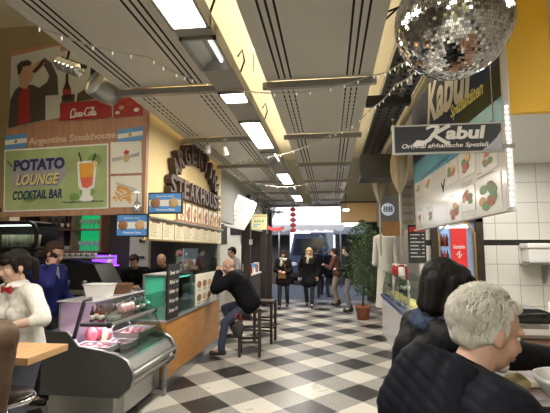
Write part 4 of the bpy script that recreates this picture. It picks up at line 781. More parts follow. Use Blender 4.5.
for k in range(8): x, y = 1.2, 5.85+.32*k; t = thing('food_tray', f'white tray of yellow fried food in the glass counter, {ORD[k]} one', 'tray', (x, y, .752), 0, 'food trays'); MB().box((-.13, -.11, 0), (.13, .11, .006), whitep).box((-.13, -.11, 0), (-.124, .11, .04), whitep).box((.124, -.11, 0), (.13, .11, .04), whitep).box((-.13, -.11, 0), (.13, -.104, .04), whitep).box((-.13, .104, 0), (.13, .11, .04), whitep).build('tray', t); lump(MB(), (0, 0, .045), (.11, .09, .04), M('fried_food', (.70, .48, .14), .5, var=.5, scale=25, bump=.5), k, 3, .35).build('food', t)
for k in range(5): lb = ['red', 'white', 'red', 'red', 'white'][k]; t = thing('spice_jar', f'{lb} jar on top of the glass counter, {"first" if k==0 else ORD[k]} counting from the robe', 'jar', (1.09+.07*(k % 2), 7.3-.17*k, 1.2), 0, 'jars on the glass counter'); MB().lathe([(.045, 0), (.05, .01), (.05, .12), (.04, .14)], (0, 0, 0), red if lb == 'red' else whitep, 14).build('body', t); MB().lathe([(.043, .14), (.043, .17), (.001, .172)], (0, 0, 0), whitep if lb == 'red' else red, 14).build('lid', t)
for k in range(4): bottle(1.10+.08*(k % 2), 6.5+.1*k, .968, .19, .024, M('bottle_green', (.02, .08, .035), .15), f'green bottle inside the glass counter, {"first" if k==0 else ORD[k]} from the diner', red, 'green bottles in the glass counter')
# dining counter with things on it
t = thing('dining_counter', 'brown wooden bar counter where the two diners eat', 'counter', (1.2, 1.9, 0)); MB().box((.62, .75, 1.01), (1.5, 3.15, 1.05), wood_mat('brown_counter', (.13, .065, .035), (.22, .12, .065), (8, 1, 8), .35), .004).build('top', t, False); MB().box((.95, .85, 0), (1.45, 3.1, 1.01), darkwall, .004).build('base', t, False)
t = thing('soup_bowl', 'large grey bowl on a saucer at the edge of the dining counter', 'bowl', (.80, 1.54, 1.051)); MB().lathe([(.045, .0), (.05, .012), (.085, .045), (.118, .10), (.122, .115), (.115, .113), (.08, .05), (.04, .02), (.001, .018)], (0, 0, .014), M('stoneware', (.46, .46, .43), .3), 36).build('bowl', t); MB().lathe([(.001, 0), (.07, .0), (.115, .014), (.118, .018), (.07, .008), (.001, .007)], (0, 0, 0), whitep, 36).build('saucer', t)
tag(lump(MB(), (.70, 1.75, 1.088), (.05, .045, .037), M('bread_crust', (.62, .50, .26), .7, var=.4, bump=.3), 5, 3, .3).build('bread_roll'), 'pale bread roll on the dining counter beside the bowl', 'bread')
tag(MB().box((.70, 1.84, 1.0505), (.84, 2.02, 1.0535), paper).build('napkin'), 'white paper napkin flat on the dining counter behind the bread roll', 'napkin')
t = thing('contact_grill', 'grey contact grill with black lid at the end of the dining counter', 'grill', (1.23, 2.92, 1.051)); MB().box((-.13, -.14, 0), (.14, .14, .10), steel, .015).build('base', t); MB().prism([(-.12, -.13, .105), (.13, -.13, .105), (.12, -.13, .16), (.05, -.13, .185), (-.10, -.13, .185)], (0, .26, 0), blackp).build('lid', t); MB().tube([(-.06, -.15, .14), (-.06, -.19, .16), (.06, -.19, .16), (.06, -.15, .14)], .01, blackp).build('handle', t); MB().box((-.1, -.143, .03), (.1, -.139, .065), whitep).build('front_plate', t)
t = thing('paper_roll', 'white kitchen paper roll standing on the dining counter', 'paper roll', (1.44, 2.92, 1.051)); MB().lathe([(.045, 0), (.045, .21), (.018, .21), (.018, .2)], (0, 0, 0), whitep, 20).build('roll', t); MB().tube([(0, 0, 0), (0, 0, .24)], .008, steel).build('spindle', t)
t = thing('table_card', 'white printed card standing on the dining counter before the grill', 'card', (1.19, 2.35, 1.051), R(10)); MB().prism([(-.06, 0, 0), (.06, 0, 0), (.06, .03, .16), (-.06, .03, .16)], (0, .003, 0), paper).build('card', t); MB().box((-.06, 0, 0), (.06, .05, .006), alu).build('foot', t)
for k in range(5): b = MB().prism([(-.043, .021-.0045*k-.001, .12-.024*k), (.03+.01*(k % 2), .021-.0045*k-.001, .12-.024*k), (.03+.01*(k % 2), .0223-.0045*k-.001, .127-.024*k), (-.04, .0223-.0045*k-.001, .127-.024*k)], (0, -.001, 0), MATS['print_ink_grey']); b.build('print', t)
tag(lump(MB(), (1.44, 2.62, 1.095), (.04, .04, .042), red, 9, 3, .05).build('tomato'), 'red round tomato near the paper roll', 'tomato')
def seat_stool(x, y, h, lab):
    t = thing('bar_stool', lab, 'stool', (x, y, 0), 0, 'stools of the diners'); MB().lathe([(.16, h-.05), (.18, h-.03), (.17, h), (.001, h+.005)], (0, 0, 0), MATS['stool_leather'], 24).build('seat', t)
    for k in range(4): a = PI/4+k*PI/2; MB().tube([(.11*math.cos(a), .11*math.sin(a), h-.04), (.19*math.cos(a), .19*math.sin(a), 0)], .014, steel_dark).build('leg', t)
    MB().tube([(.16*math.cos(2*PI*k/20), .16*math.sin(2*PI*k/20), .3) for k in range(20)], .009, steel_dark, 6, True).build('foot_ring', t)
# further along the right side: robe, folded parasols, signs, plant
t = thing('white_robe', 'long white robe on a hanger at the end of the glass counter', 'robe', (1.18, 8.9, .3)); robe = M('robe_cloth', (.62, .60, .55), .8, bump=.3, scale=30)
mb = MB(); n = 20; vs = []; fs = []; RZ = [(1.93, .12, .05), (1.90, .25, .08), (1.82, .29, .10), (1.6, .22, .11), (1.2, .22, .12), (.8, .25, .13), (.42, .29, .14)]
for (z, a, b_) in RZ:
    for k in range(n): th = 2*PI*k/n; w = 1+.06*math.sin(th*6+z*3); vs.append((1.14+a*.72*w*math.cos(th), 8.9+b_*w*math.sin(th), z))
for i in range(len(RZ)-1):
    for k in range(n): fs.append((i*n+k, i*n+(k+1) % n, (i+1)*n+(k+1) % n, (i+1)*n+k))
mb.add(vs, fs, robe, True).build('cloth', t, False); MB().tube([(.97, 8.9, 1.87), (1.14, 8.9, 1.98), (1.31, 8.9, 1.87)], .01, midwood).tube([(1.14, 8.9, 1.98), (1.14, 8.9, 2.2), (1.14, 8.9, 2.9)], .005, steel).build('hanger', t, False)
for s in (-1, 1): MB().cap((1.14+s*.18, 8.9, 1.84), .055, (1.14+s*.22, 8.86, 1.32), .055, robe).build('sleeve', t, False)
par = M('parasol_canvas', (.48, .42, .31), .8, bump=.2)
for k, (px, y0_, y1_, Y, nm) in enumerate(((398.5, 150, 194, 6.6, 'nearer'), (378.5, 158, 204, 7.8, 'further'))):
    a = at(px, y0_, Y=Y); b_ = at(px, y1_, Y=Y); t = thing('folded_parasol', f'{nm} beige folded canvas parasol hanging point down past the blade sign', 'parasol', (a.x, Y, b_.z), 0, 'folded parasols'); H_ = a.z-b_.z; vs = []; fs = []; n = 24
    pr_ = [(0, .012), (.12, .05), (.3, .095), (.5, .12), (.75, .115), (1.0, .08)]
    for (f, r) in pr_:
        for j in range(n): th = 2*PI*j/n; w = 1+.16*math.cos(th*6); vs.append((r*w*math.cos(th), r*w*math.sin(th), H_*f))
    for i in range(len(pr_)-1):
        for j in range(n): fs.append((i*n+j, i*n+(j+1) % n, (i+1)*n+(j+1) % n, (i+1)*n+j))
    MB().add(vs, fs, par, True).build('canopy', t); MB().tube([(0, 0, -.95), (0, 0, H_+.2)], .016, cordm).build('pole', t)
q = at(388, 212, Y=8.0)
t = thing('stall_sign', 'grey stall sign with a pale round emblem beyond the menu board', 'sign', q); MB().box((-.2, 0, -.28), (.2, .03, .30), M('stall_sign_grey', (.20, .21, .24), .3), .004).build('panel', t); MB().lathe([(.001, -.006), (.12, -.004), (.12, 0)], (0, 0, .05), M('emblem_white', (.62, .68, .78), .4, emit=.3), 24, axis='y').build('emblem', t); em = t.children[-1]; b = MB(); F = Frame((q.x-.09, 8.0-.006, q.z), (1, 0, 0)); F.text(b, '88', 0, .0, .18, .11, 0, .002, darkblue); b.build('numerals', em, False)
tag(MB().box((.98, 7.9, 1.86), (1.36, 7.96, 2.13), wood_mat('orange_wood', (.32, .15, .05), (.46, .24, .09), (6, 6, 1), .5), .004).build('wood_panel'), 'orange brown wooden panel under the round emblem sign', 'panel')
t = thing('stall_poster', 'pale poster with dark print hanging beyond the end of the menu board', 'poster', at(408, 205, Y=7.75)); MB().box((-.13, 0, -.45), (.13, .02, .45), greyprint).tube([(0, .01, .45), (0, .01, 1.5)], .004, steel).build('sheet', t); b = MB().box((-.1, -.002, -.36), (.05, 0, .36), M('poster_tint', (.42, .42, .40), .5))
for k in range(5): b.box((-.1, -.003, .3-.16*k), (.08, 0, .36-.16*k), [MATS['print_ink_grey'], greywall][k % 2])
b.build('print', t)
# ficus
t = thing('potted_ficus', 'tall leafy ficus in a terracotta pot standing in the aisle', 'plant', (.74, 9.95, 0)); MB().lathe([(.13, 0), (.17, .26), (.19, .27), (.19, .31), (.16, .31), (.15, .27), (.001, .27)], (0, 0, 0), M('terracotta', (.30, .10, .055), .7), 24).build('pot', t); MB().lathe([(.001, .28), (.15, .275)], (0, 0, 0), M('soil', (.03, .02, .015), .9), 16).build('soil', t)
MB().tube([(0, 0, .27), (.03, .01, .8), (-.01, .0, 1.4), (.02, 0, 2.0)], [.025, .022, .018, .008], M('bark', (.10, .07, .05), .8)).tube([(.02, 0, .9), (.15, .05, 1.4), (.2, .05, 1.8)], [.014, .01, .005], MATS['bark']).tube([(0, 0, 1.0), (-.16, -.05, 1.5)], [.014, .005], MATS['bark']).tube([(0, 0, .7), (.08, -.12, 1.1)], [.012, .005], MATS['bark']).build('trunk', t)
rnd = random.Random(9); mb = MB(); lm = [M('ficus_leaf', (.035, .085, .022), .4, var=.4), M('ficus_leaf_light', (.075, .15, .04), .4, var=.4)]
for k in range(1900):
    z = .55+1.75*rnd.random()**.85; r = (.36 if z < 1.9 else .36*(2.35-z)/.45)*(.55+.5*min(1, (z-.4)/.6))*rnd.random()**.5*(1+.25*math.sin(z*7)); th = rnd.random()*6.283; c = V((r*math.cos(th)+.02, r*math.sin(th), z))
    d = V((rnd.gauss(0, 1), rnd.gauss(0, 1), rnd.gauss(-.6, .7))).normalized(); s = d.cross(V((rnd.random(), rnd.random(), .5))).normalized(); l = rnd.uniform(.05, .085); w = l*.24; nn = d.cross(s)*l*.12
    mb.add([c, c+d*l*.45+s*w-nn, c+d*l, c+d*l*.45-s*w-nn, c+d*l*.5], [(0, 1, 4), (1, 2, 4), (2, 3, 4), (3, 0, 4)], lm[k % 2])
mb.build('foliage', t, fix=False)
# ================================================================== far end
q0 = at(341, 222, Y=12.5); q1 = at(364, 203, Y=12.5)
t = thing('wooden_canopy', 'plain tan wooden box sign above the aisle beyond the ficus', 'sign', ((q0.x+q1.x)/2, 12.5, q0.z)); MB().box((q0.x, 12.4, q0.z), (q1.x+.35, 12.8, q1.z), M('tan_board', (.52, .36, .18), .6, var=.1), .01).build('box', t, False); MB().box((q0.x-.02, 12.38, q1.z), (q1.x+.37, 12.82, q1.z+.04), darkwood).build('top_trim', t, False)
t = thing('side_lamp', 'small bright white lamp above the tan box sign', 'lamp', at(346, 210, Y=11.6)); MB().ell((0, 0, 0), (.10, .05, .035), M('lamp_glow', (1, 1, 1), .4, emit=12)).build('shade', t); MB().tube([(0, 0, .02), (0, 0, 1.9)], .01, black).build('stem', t)
for k, (x, y, lab) in enumerate(((-1.93, 9.6, 'dark brown pillar beside the seated man'), (-1.93, 12.0, 'dark pillar behind the hanging price sign'), (-1.93, 13.2, 'slim dark pillar at the street end of the stalls'))):
    t = thing('pillar', lab, 'pillar', (x, y, 0), 0); MB().box((-.08, -.08, .1), (.08, .08, 2.9), M('pillar_brown', (.035, .022, .018), .5), .008).build('shaft', t); MB().box((-.1, -.1, 0), (.1, .1, .1), black).build('foot', t)
tag(MB().box((-1.87, 9.5, 1.72), (-1.79, 9.512, 1.84), whitep).build('notice'), 'small white notice stuck on the brown pillar', 'notice')
q = at(259, 222, Y=9.0)
t = thing('price_sign', 'yellowish hanging sign with green and blue letters over the aisle', 'sign', q); MB().box((-.175, 0, -.17), (.175, .025, .17), M('sign_pale_yellow', (.62, .58, .32), .5, emit=.15), .003).build('panel', t); b = MB(); F = Frame((q.x-.175, 8.999, q.z-.17), (1, 0, 0)); F.text(b, '4,50 €', .06, .15, .23, .07, 0, .003, M('sign_green', (.02, .30, .12), .5), .1, .03); F.rect(b, .05, .10, .20, .12, 0, .003, blue); F.rect(b, .05, .06, .14, .08, 0, .003, blue); F.rect(b, .02, .29, .33, .31, 0, .003, gold); b.build('print', t, False); MB().tube([(0, .012, .17), (0, .012, .9)], .006, steel).build('hanger', t)
c = [at(239.5, 194, Y=8.4), at(257, 203.5, Y=8.4), at(244, 230, Y=8.4), at(225, 226, Y=8.4)]; 
t = thing('light_box', 'white curved backlit menu panel tilted over the counter end', 'light box', (c[3]+c[2])/2); mb = MB(); lb = M('light_box_white', (.85, .84, .78), .4, emit=.55, ecol=(1, .97, .9)); n = 8; vs = []; fs = []
for k in range(n+1):
    f = k/n; bow = .10*math.sin(PI*f); A = V(c[0]).lerp(V(c[3]), f)+V((.05*math.sin(PI*f)-.03, -bow, 0)); B_ = V(c[1]).lerp(V(c[2]), f)+V((.05*math.sin(PI*f), -bow-.05, 0)); vs += [A, B_, A+V((0, .06, 0)), B_+V((0, .06, 0))]
for k in range(n): i = 4*k; fs += [(i, i+4, i+5, i+1), (i+2, i+3, i+7, i+6), (i, i+2, i+6, i+4), (i+1, i+5, i+7, i+3)]
fs += [(0, 1, 3, 2), (4*n, 4*n+2, 4*n+3, 4*n+1)]; mb.add(vs, fs, lb).build('panel', t, False); mb = MB()
for k in range(6):
    A = V(c[0]).lerp(V(c[3]), .15+.12*k); B_ = V(c[1]).lerp(V(c[2]), .15+.12*k); off = V((.03, -.10*math.sin(PI*(.15+.12*k))-.04, 0)); mb.tube([A.lerp(B_, .12)+off+V((0, .012, 0)), A.lerp(B_, .45)+off-V((0, .012, 0))], .007, MATS['print_ink_grey'], 5)
mb.build('print', t, False); MB().tube([V(c[3])-V((.02, 0, 0)), V(c[2])+V((.02, 0, 0))], .015, steel, 6).tube([c[0], V(c[1])], .012, steel, 6).build('edge_rails', t, False)
# stalls behind the seated man
t = thing('stall_counter', 'pale counter of the next stall beyond the seated man', 'counter', (-2.2, 9.6, 0)); MB().box((-2.15, 8.4, 0), (-1.98, 9.3, .98), M('stall_counter_pale', (.48, .46, .42), .5), .004).build('body', t, False); MB().box((-2.18, 8.38, .98), (-1.95, 9.32, 1.02), steel, .003).build('top', t, False)
t = thing('stall_back_cabinet', 'white cabinet wall with dark niches behind the cook', 'cabinet', (-3.0, 11, 0)); MB().box((-3.48, 10.9, 0), (-2.4, 11.1, 2.6), stallwhite).build('body', t, False); MB().box((-2.66, 10.88, 2.0), (-2.36, 10.9, 2.5), black).box((-3.2, 10.88, 1.75), (-2.75, 10.9, 2.3), steel_dark).build('niche', t, False); MB().lathe([(.001, -.01), (.1, -.005), (.1, 0)], (-2.5, 10.875, 2.25), M('oval_mirror', (.12, .16, .10), .3), 20, axis='y').build('oval_plaque', t, False)
t = thing('stall_counter', 'second pale counter with goods beyond the brown pillar', 'counter', (-2.1, 11, 0)); MB().box((-2.15, 10.05, 0), (-1.98, 11.8, .95), darkwall, .004).build('body', t, False); MB().box((-2.18, 10.03, .95), (-1.95, 11.82, .99), stallwhite, .003).build('top', t, False)
rnd = random.Random(6)
for k in range(8): tag(MB().box((-2.14, 10.06+.21*k, .991), (-2.0, 10.21+.21*k, .991+rnd.uniform(.12, .3)), [paper, blue, red, cream][k % 4], .004).build('goods_box'), f'{["white", "blue", "red", "cream"][k % 4]} box on the counter beyond the brown pillar, {"first" if k==0 else ORD[k]} from the pillar', 'box', 'boxes on the far counter')
# red garland and evergreen at the far left
t = thing('evergreen_garland', 'dark evergreen garland with small lights over the far stalls', 'garland', (-1.75, 10.5, 2.5)); mb = MB(); gp = [V((-1.8, 9.3, 2.55)), V((-1.75, 10.2, 2.75)), V((-1.7, 11.4, 2.65)), V((-1.4, 12.5, 2.75))]
for k in range(900):
    f = rnd.random()*2.999; i = int(f); c0 = gp[i].lerp(gp[i+1], f-i)+V((rnd.gauss(0, .07), rnd.gauss(0, .07), rnd.gauss(0, .09))); d = V((rnd.gauss(0, 1), rnd.gauss(0, 1), rnd.gauss(0, 1))).normalized()*.09; s = d.cross(V((0, 0, 1)))*.12
    mb.add([c0, c0+d*.5+s, c0+d, c0+d*.5-s], [(0, 1, 2, 3)], M('fir_needles', (.02, .05, .02), .6))
o = mb.build('needles', t, False, False); mb = MB()
MB().tube(gp, .02, black).build('cord', t, False)
t = thing('red_ribbon', 'red ribbon swag below the evergreen garland', 'ribbon', (-1.6, 11, 2.3)); mb = MB(); vs = []; n = 14
for k in range(n+1): f = k/n; c0 = V((-1.72+.35*f, 9.6+2.6*f, 2.42-.12*f-.16*math.sin(PI*f))); vs += [c0, c0-V((0, 0, .09)), c0+V((.01, 0, 0)), c0-V((-.01, 0, .09))]
fs = []
for k in range(n): i = 4*k; fs += [(i, i+4, i+5, i+1), (i+2, i+3, i+7, i+6)]
mb.add(vs, fs, M('ribbon_red', (.50, .04, .035), .5)).build('ribbon', t, False, False)
# red lanterns
q = at(293, 208, Y=12.6)
for k in range(5):
    z = at(293, 209.5+5.2*k, Y=12.6).z; t = thing('red_lantern', f'round red paper lantern in the hanging string, {["topmost", "second from top", "third from top", "fourth from top", "lowest"][k]}', 'lantern', (q.x, 12.6, z), 0, 'red lantern string'); MB().ell((0, 0, 0), (.095, .095, .066), M('lantern_red', (.34, .03, .03), .5, emit=.12), None, 2).build('paper_body', t); MB().lathe([(.03, .065), (.03, .08)], (0, 0, 0), gold, 10).build('cap', t); MB().tube([(0, 0, -.078), (0, 0, .08)], .006, black).build('cord', t)
# awning, van, street goods
t = thing('market_awning', 'white scalloped awning over the street beyond the hall', 'awning', (-.6, 16.0, 2.2)); aw = M('awning_cloth', (.80, .80, .80), .7); X0, X1 = -2.3, .55; n = 24
mb = MB(); mb.add([(X0, 16, 2.55), (X1, 16, 2.55), (X1, 18, 3.6), (X0, 18, 3.6), (X0, 16.01, 2.53), (X1, 16.01, 2.53), (X1, 18.01, 3.58), (X0, 18.01, 3.58)], [(0, 1, 2, 3), (7, 6, 5, 4)], aw).build('cloth', t, False, False); mb = MB(); vs = []; fs = []
for k in range(49): f = k/48; x = X0+(X1-X0)*f; vs += [(x, 16, 2.55), (x, 15.99, 2.38-.07*abs(math.sin(f*PI*8)))]
for k in range(48): fs.append((2*k, 2*k+1, 2*k+3, 2*k+2))
mb.add(vs, fs, aw).build('valance', t, False, False)
for x in (X0+.1, X1-.1): MB().tube([(x, 18, 0), (x, 18, 3.6)], .03, steel).tube([(x, 18, 2.4), (x, 16, 2.55)], .02, steel).build('post', t, False)
t = thing('delivery_van', 'dark blue van parked in the street beyond the awning', 'van', (-.9, 19.5, 0)); vm = M('van_blue', (.05, .08, .16), .3, coat=.6); vw = M('van_glass', (.02, .03, .04), .08)
MB().prism([(-1.85, 19, .35), (.05, 19, .35), (.05, 19, 1.25), (-.18, 19, 2.35), (-1.62, 19, 2.35), (-1.85, 19, 1.25)], (0, 3.6, 0), vm).build('body', t, False); MB().prism([(-1.72, 18.98, 1.35), (-.08, 18.98, 1.35), (-.24, 18.98, 2.1), (-1.56, 18.98, 2.1)], (0, .03, 0), vw).build('windscreen', t, False); MB().box((-1.88, 18.9, .35), (.08, 19.0, .6), blackp, .03).build('bumper', t, False)
for s in (-1.65, -.15): MB().ell((s, 18.97, .95), (.16, .04, .1), M('headlamp', (.7, .7, .72), .1)).build('headlamp', t, False)
for x in (-1.8, 0.0):
    for y in (19.7, 21.9): MB().lathe([(.001, -.1), (.33, -.1), (.35, 0), (.33, .1), (.001, .1)], (x, y, .33), black, 20, axis='x').build('wheel', t, False)
MB().box((-1.15, 18.97, .75), (-.65, 18.99, .87), whitep).build('number_plate', t, False)
for k, x in enumerate((-3.2, 1.46)): t = thing('market_stall', f'dark covered market stall in the street, {"on the side of the lantern string" if k==0 else "on the side of the ficus"}', 'stall', (x, 20.2, 0)); MB().box((-1.2, -.5, 0), (1.2, .5, .9), darkwall).build('table', t); MB().prism([(-1.3, -.7, 2.3), (1.3, -.7, 2.3), (1.3, -.7, 2.36), (-1.3, -.7, 2.36)], (0, 1.6, .4), M('stall_canopy', (.07, .08, .10), .7)).build('canopy', t); MB().box((-1.2, .5, 0), (1.2, .54, 2.4), M('stall_back', (.03, .03, .035), .8)).build('back_wall', t)
# square bar stools of the steakhouse
def square_stool(x, y, rz, lab):
    t = thing('wooden_bar_stool', lab, 'stool', (x, y, 0), rz, 'dark square bar stools'); MB().box((-.17, -.17, .66), (.17, .17, .72), darkwood, .012).build('seat', t)
    for sx in (-1, 1):
        for sy in (-1, 1): MB().box((sx*.15-.022, sy*.15-.022, 0), (sx*.15+.022, sy*.15+.022, .66), darkwood, .003).build('leg', t)
    for s in (-1, 1):
        MB().box((-.13, s*.15-.012, .2), (.13, s*.15+.012, .235), darkwood).build('stretcher', t); MB().box((-.13, s*.15-.012, .38), (.13, s*.15+.012, .41), darkwood).build('stretcher', t); MB().box((s*.15-.012, -.13, .26), (s*.15+.012, .13, .295), darkwood).build('stretcher', t)
square_stool(-1.24, 6.42, R(8), 'dark square wooden bar stool under the seated man in black'); square_stool(-1.15, 7.35, R(-6), 'empty dark square wooden bar stool behind the occupied one')
t = thing('shopping_bag', 'small dark bag with a red edge hanging by the occupied stool', 'bag', (-1.36, 6.12, .32)); lump(MB(), (0, 0, .12), (.09, .05, .13), M('bag_black', (.03, .03, .035), .6), 2, 3, .2).build('body', t); MB().tube([(-.05, 0, .22), (-.03, 0, .34), (.03, 0, .34), (.05, 0, .22)], .008, red).build('handle', t)
# ================================================================== PEOPLE
def remesh(mb, name, voxel, smooth, parent, mats=None, disp=None, sfac=.5):
    """grow one continuous surface out of the overlapping body volumes"""
    me = bpy.data.meshes.new('tmp'); me.from_pydata([tuple(v) for v in mb.v], [], mb.f); o = bpy.data.objects.new('tmp', me); COL.objects.link(o)
    bm = bmesh.new(); bm.from_mesh(me); bmesh.ops.recalc_face_normals(bm, faces=bm.faces); bm.to_mesh(me); bm.free()
    r = o.modifiers.new('r', 'REMESH'); r.mode = 'VOXEL'; r.voxel_size = voxel
    if smooth: s = o.modifiers.new('s', 'SMOOTH'); s.factor = sfac; s.iterations = smooth
    dg = bpy.context.evaluated_depsgraph_get(); dg.update(); m2 = bpy.data.meshes.new_from_object(o.evaluated_get(dg)); bpy.data.objects.remove(o); bpy.data.meshes.remove(me)
    m2.name = name
    if disp:
        n = len(m2.vertices); co = np.empty(n*3); m2.vertices.foreach_get('co', co); co = co.reshape(-1, 3); nr = np.empty(n*3); m2.vertices.foreach_get('normal', nr); nr = nr.reshape(-1, 3)
        co = co+nr*disp(co, nr)[:, None]; m2.vertices.foreach_set('co', co.ravel())
    m2.materials.clear()
    for m in (mats or mb.mats): m2.materials.append(m)
    m2.polygons.foreach_set('use_smooth', [True]*len(m2.polygons)); m2.polygons.foreach_set('material_index', [0]*len(m2.polygons)); m2.update()
    ob = bpy.data.objects.new(name, m2); COL.objects.link(ob)
    if parent is not None: ob.parent = parent; PW[ob.name] = PW[parent.name].copy()
    return ob
def ik(a, b, l1, l2, hint):
    a = V(a); b = V(b); d = b-a; L = min(d.length, (l1+l2)*.999); d.normalize(); b = a+d*L
    x = (l1*l1-l2*l2+L*L)/(2*L); h = math.sqrt(max(0, l1*l1-x*x)); hv = V(hint); hv = hv-d*hv.dot(d); hv.normalize(); return a+d*x+hv*h, b
skins = {'fair': M('skin_fair', (.58, .38, .29), .5, var=.1, scale=20), 'warm': M('skin_warm', (.47, .26, .18), .5, var=.1, scale=20), 'ruddy': M('skin_ruddy', (.50, .29, .22), .5, var=.14, scale=18), 'tan': M('skin_tan', (.36, .20, .13), .5, var=.1, scale=20)}
eyew = M('eye_white', (.75, .73, .70), .2); eyed = M('eye_dark', (.03, .02, .015), .15); lipm = M('lip', (.42, .20, .17), .4)
def quilt(caps, lam, amp, P0, axis, narm, nz=.003):
    A = np.array([tuple(c[0]) for c in caps]); B = np.array([tuple(c[2]) for c in caps]); ra = np.array([c[1] for c in caps]); rb = np.array([c[3] for c in caps])
    def f(co, nr):
        best = np.full(len(co), 1e9); s = np.zeros(len(co)); dd = V(axis)
        for i in range(len(A)):
            d = B[i]-A[i]; L = np.linalg.norm(d)
            if L < 1e-6: continue
            tt = ((co-A[i])@d)/(L*L); tc = np.clip(tt, 0, 1); dist = np.linalg.norm(co-A[i]-tc[:, None]*d, axis=1)-(ra[i]+(rb[i]-ra[i])*tc)
            m = dist < best; best = np.where(m, dist, best); s = np.where(m, tt*L+.02 if i in narm else (co-np.array(tuple(P0)))@np.array(tuple(dd))+.05*np.abs(co[:, 0]), s)
        w = np.array([noise.noise(V(c)*14) for c in co]) if len(co) < 90000 else 0
        return amp*(np.abs(np.sin(np.pi*(s+w*.006)/lam))**.45-.7)+w*nz
    return f
def wrinkle(amp, sc):
    def f(co, nr): return np.array([amp*(noise.noise(V((c[0]*sc, c[1]*sc, c[2]*sc*.5)))+.5*noise.noise(V(c)*sc*2.3)) for c in co])
    return f
def hairnoise(amp, sc=(60, 60, 14)):
    def f(co, nr): return np.array([amp*noise.noise(V((c[0]*sc[0], c[1]*sc[1], c[2]*sc[2]))) for c in co])
    return f
def hand(mb, w, d, n, side, s, m, curl=35, spread=1., point=False):
    """palm and five fingers; w wrist, d pointing direction, n back-of-hand normal"""
    d = V(d).normalized(); n = V(n); n = (n-d*n.dot(d)).normalized(); x = d.cross(n)*side   # x towards the thumb
    for k in (-1, 0, 1): mb.cap(w+x*.012*k*s, .017*s, w+d*.075*s+x*.024*k*s, .0125*s, m, 8)
    for k, L in enumerate((.070, .078, .072, .056)):
        p = w+d*.08*s+x*(.030-.0205*k)*s; a = R(curl*(.5 if point and k == 0 else 1)); dd = d+x*(.10-.07*k)*spread; dd.normalize()
        p2 = p+(dd*math.cos(a*.6)-n*math.sin(a*.6))*L*.45*s; p3 = p2+(dd*math.cos(a*1.5)-n*math.sin(a*1.5))*L*.32*s; p4 = p3+(dd*math.cos(a*2.1)-n*math.sin(a*2.1))*L*.25*s
        mb.cap(p-d*.02*s, .0095*s, p2, .0088*s, m, 8); mb.cap(p2, .0088*s, p3, .008*s, m, 8); mb.cap(p3, .008*s, p4, .007*s, m, 8)
    p = w+d*.022*s+x*.018*s; p2 = p+(d*.5+x*.75-n*.35).normalized()*.042*s; p3 = p2+(d*.85+x*.25-n*.4).normalized()*.034*s; mb.cap(p, .013*s, p2, .010*s, m, 8); mb.cap(p2, .010*s, p3, .0085*s, m, 8)
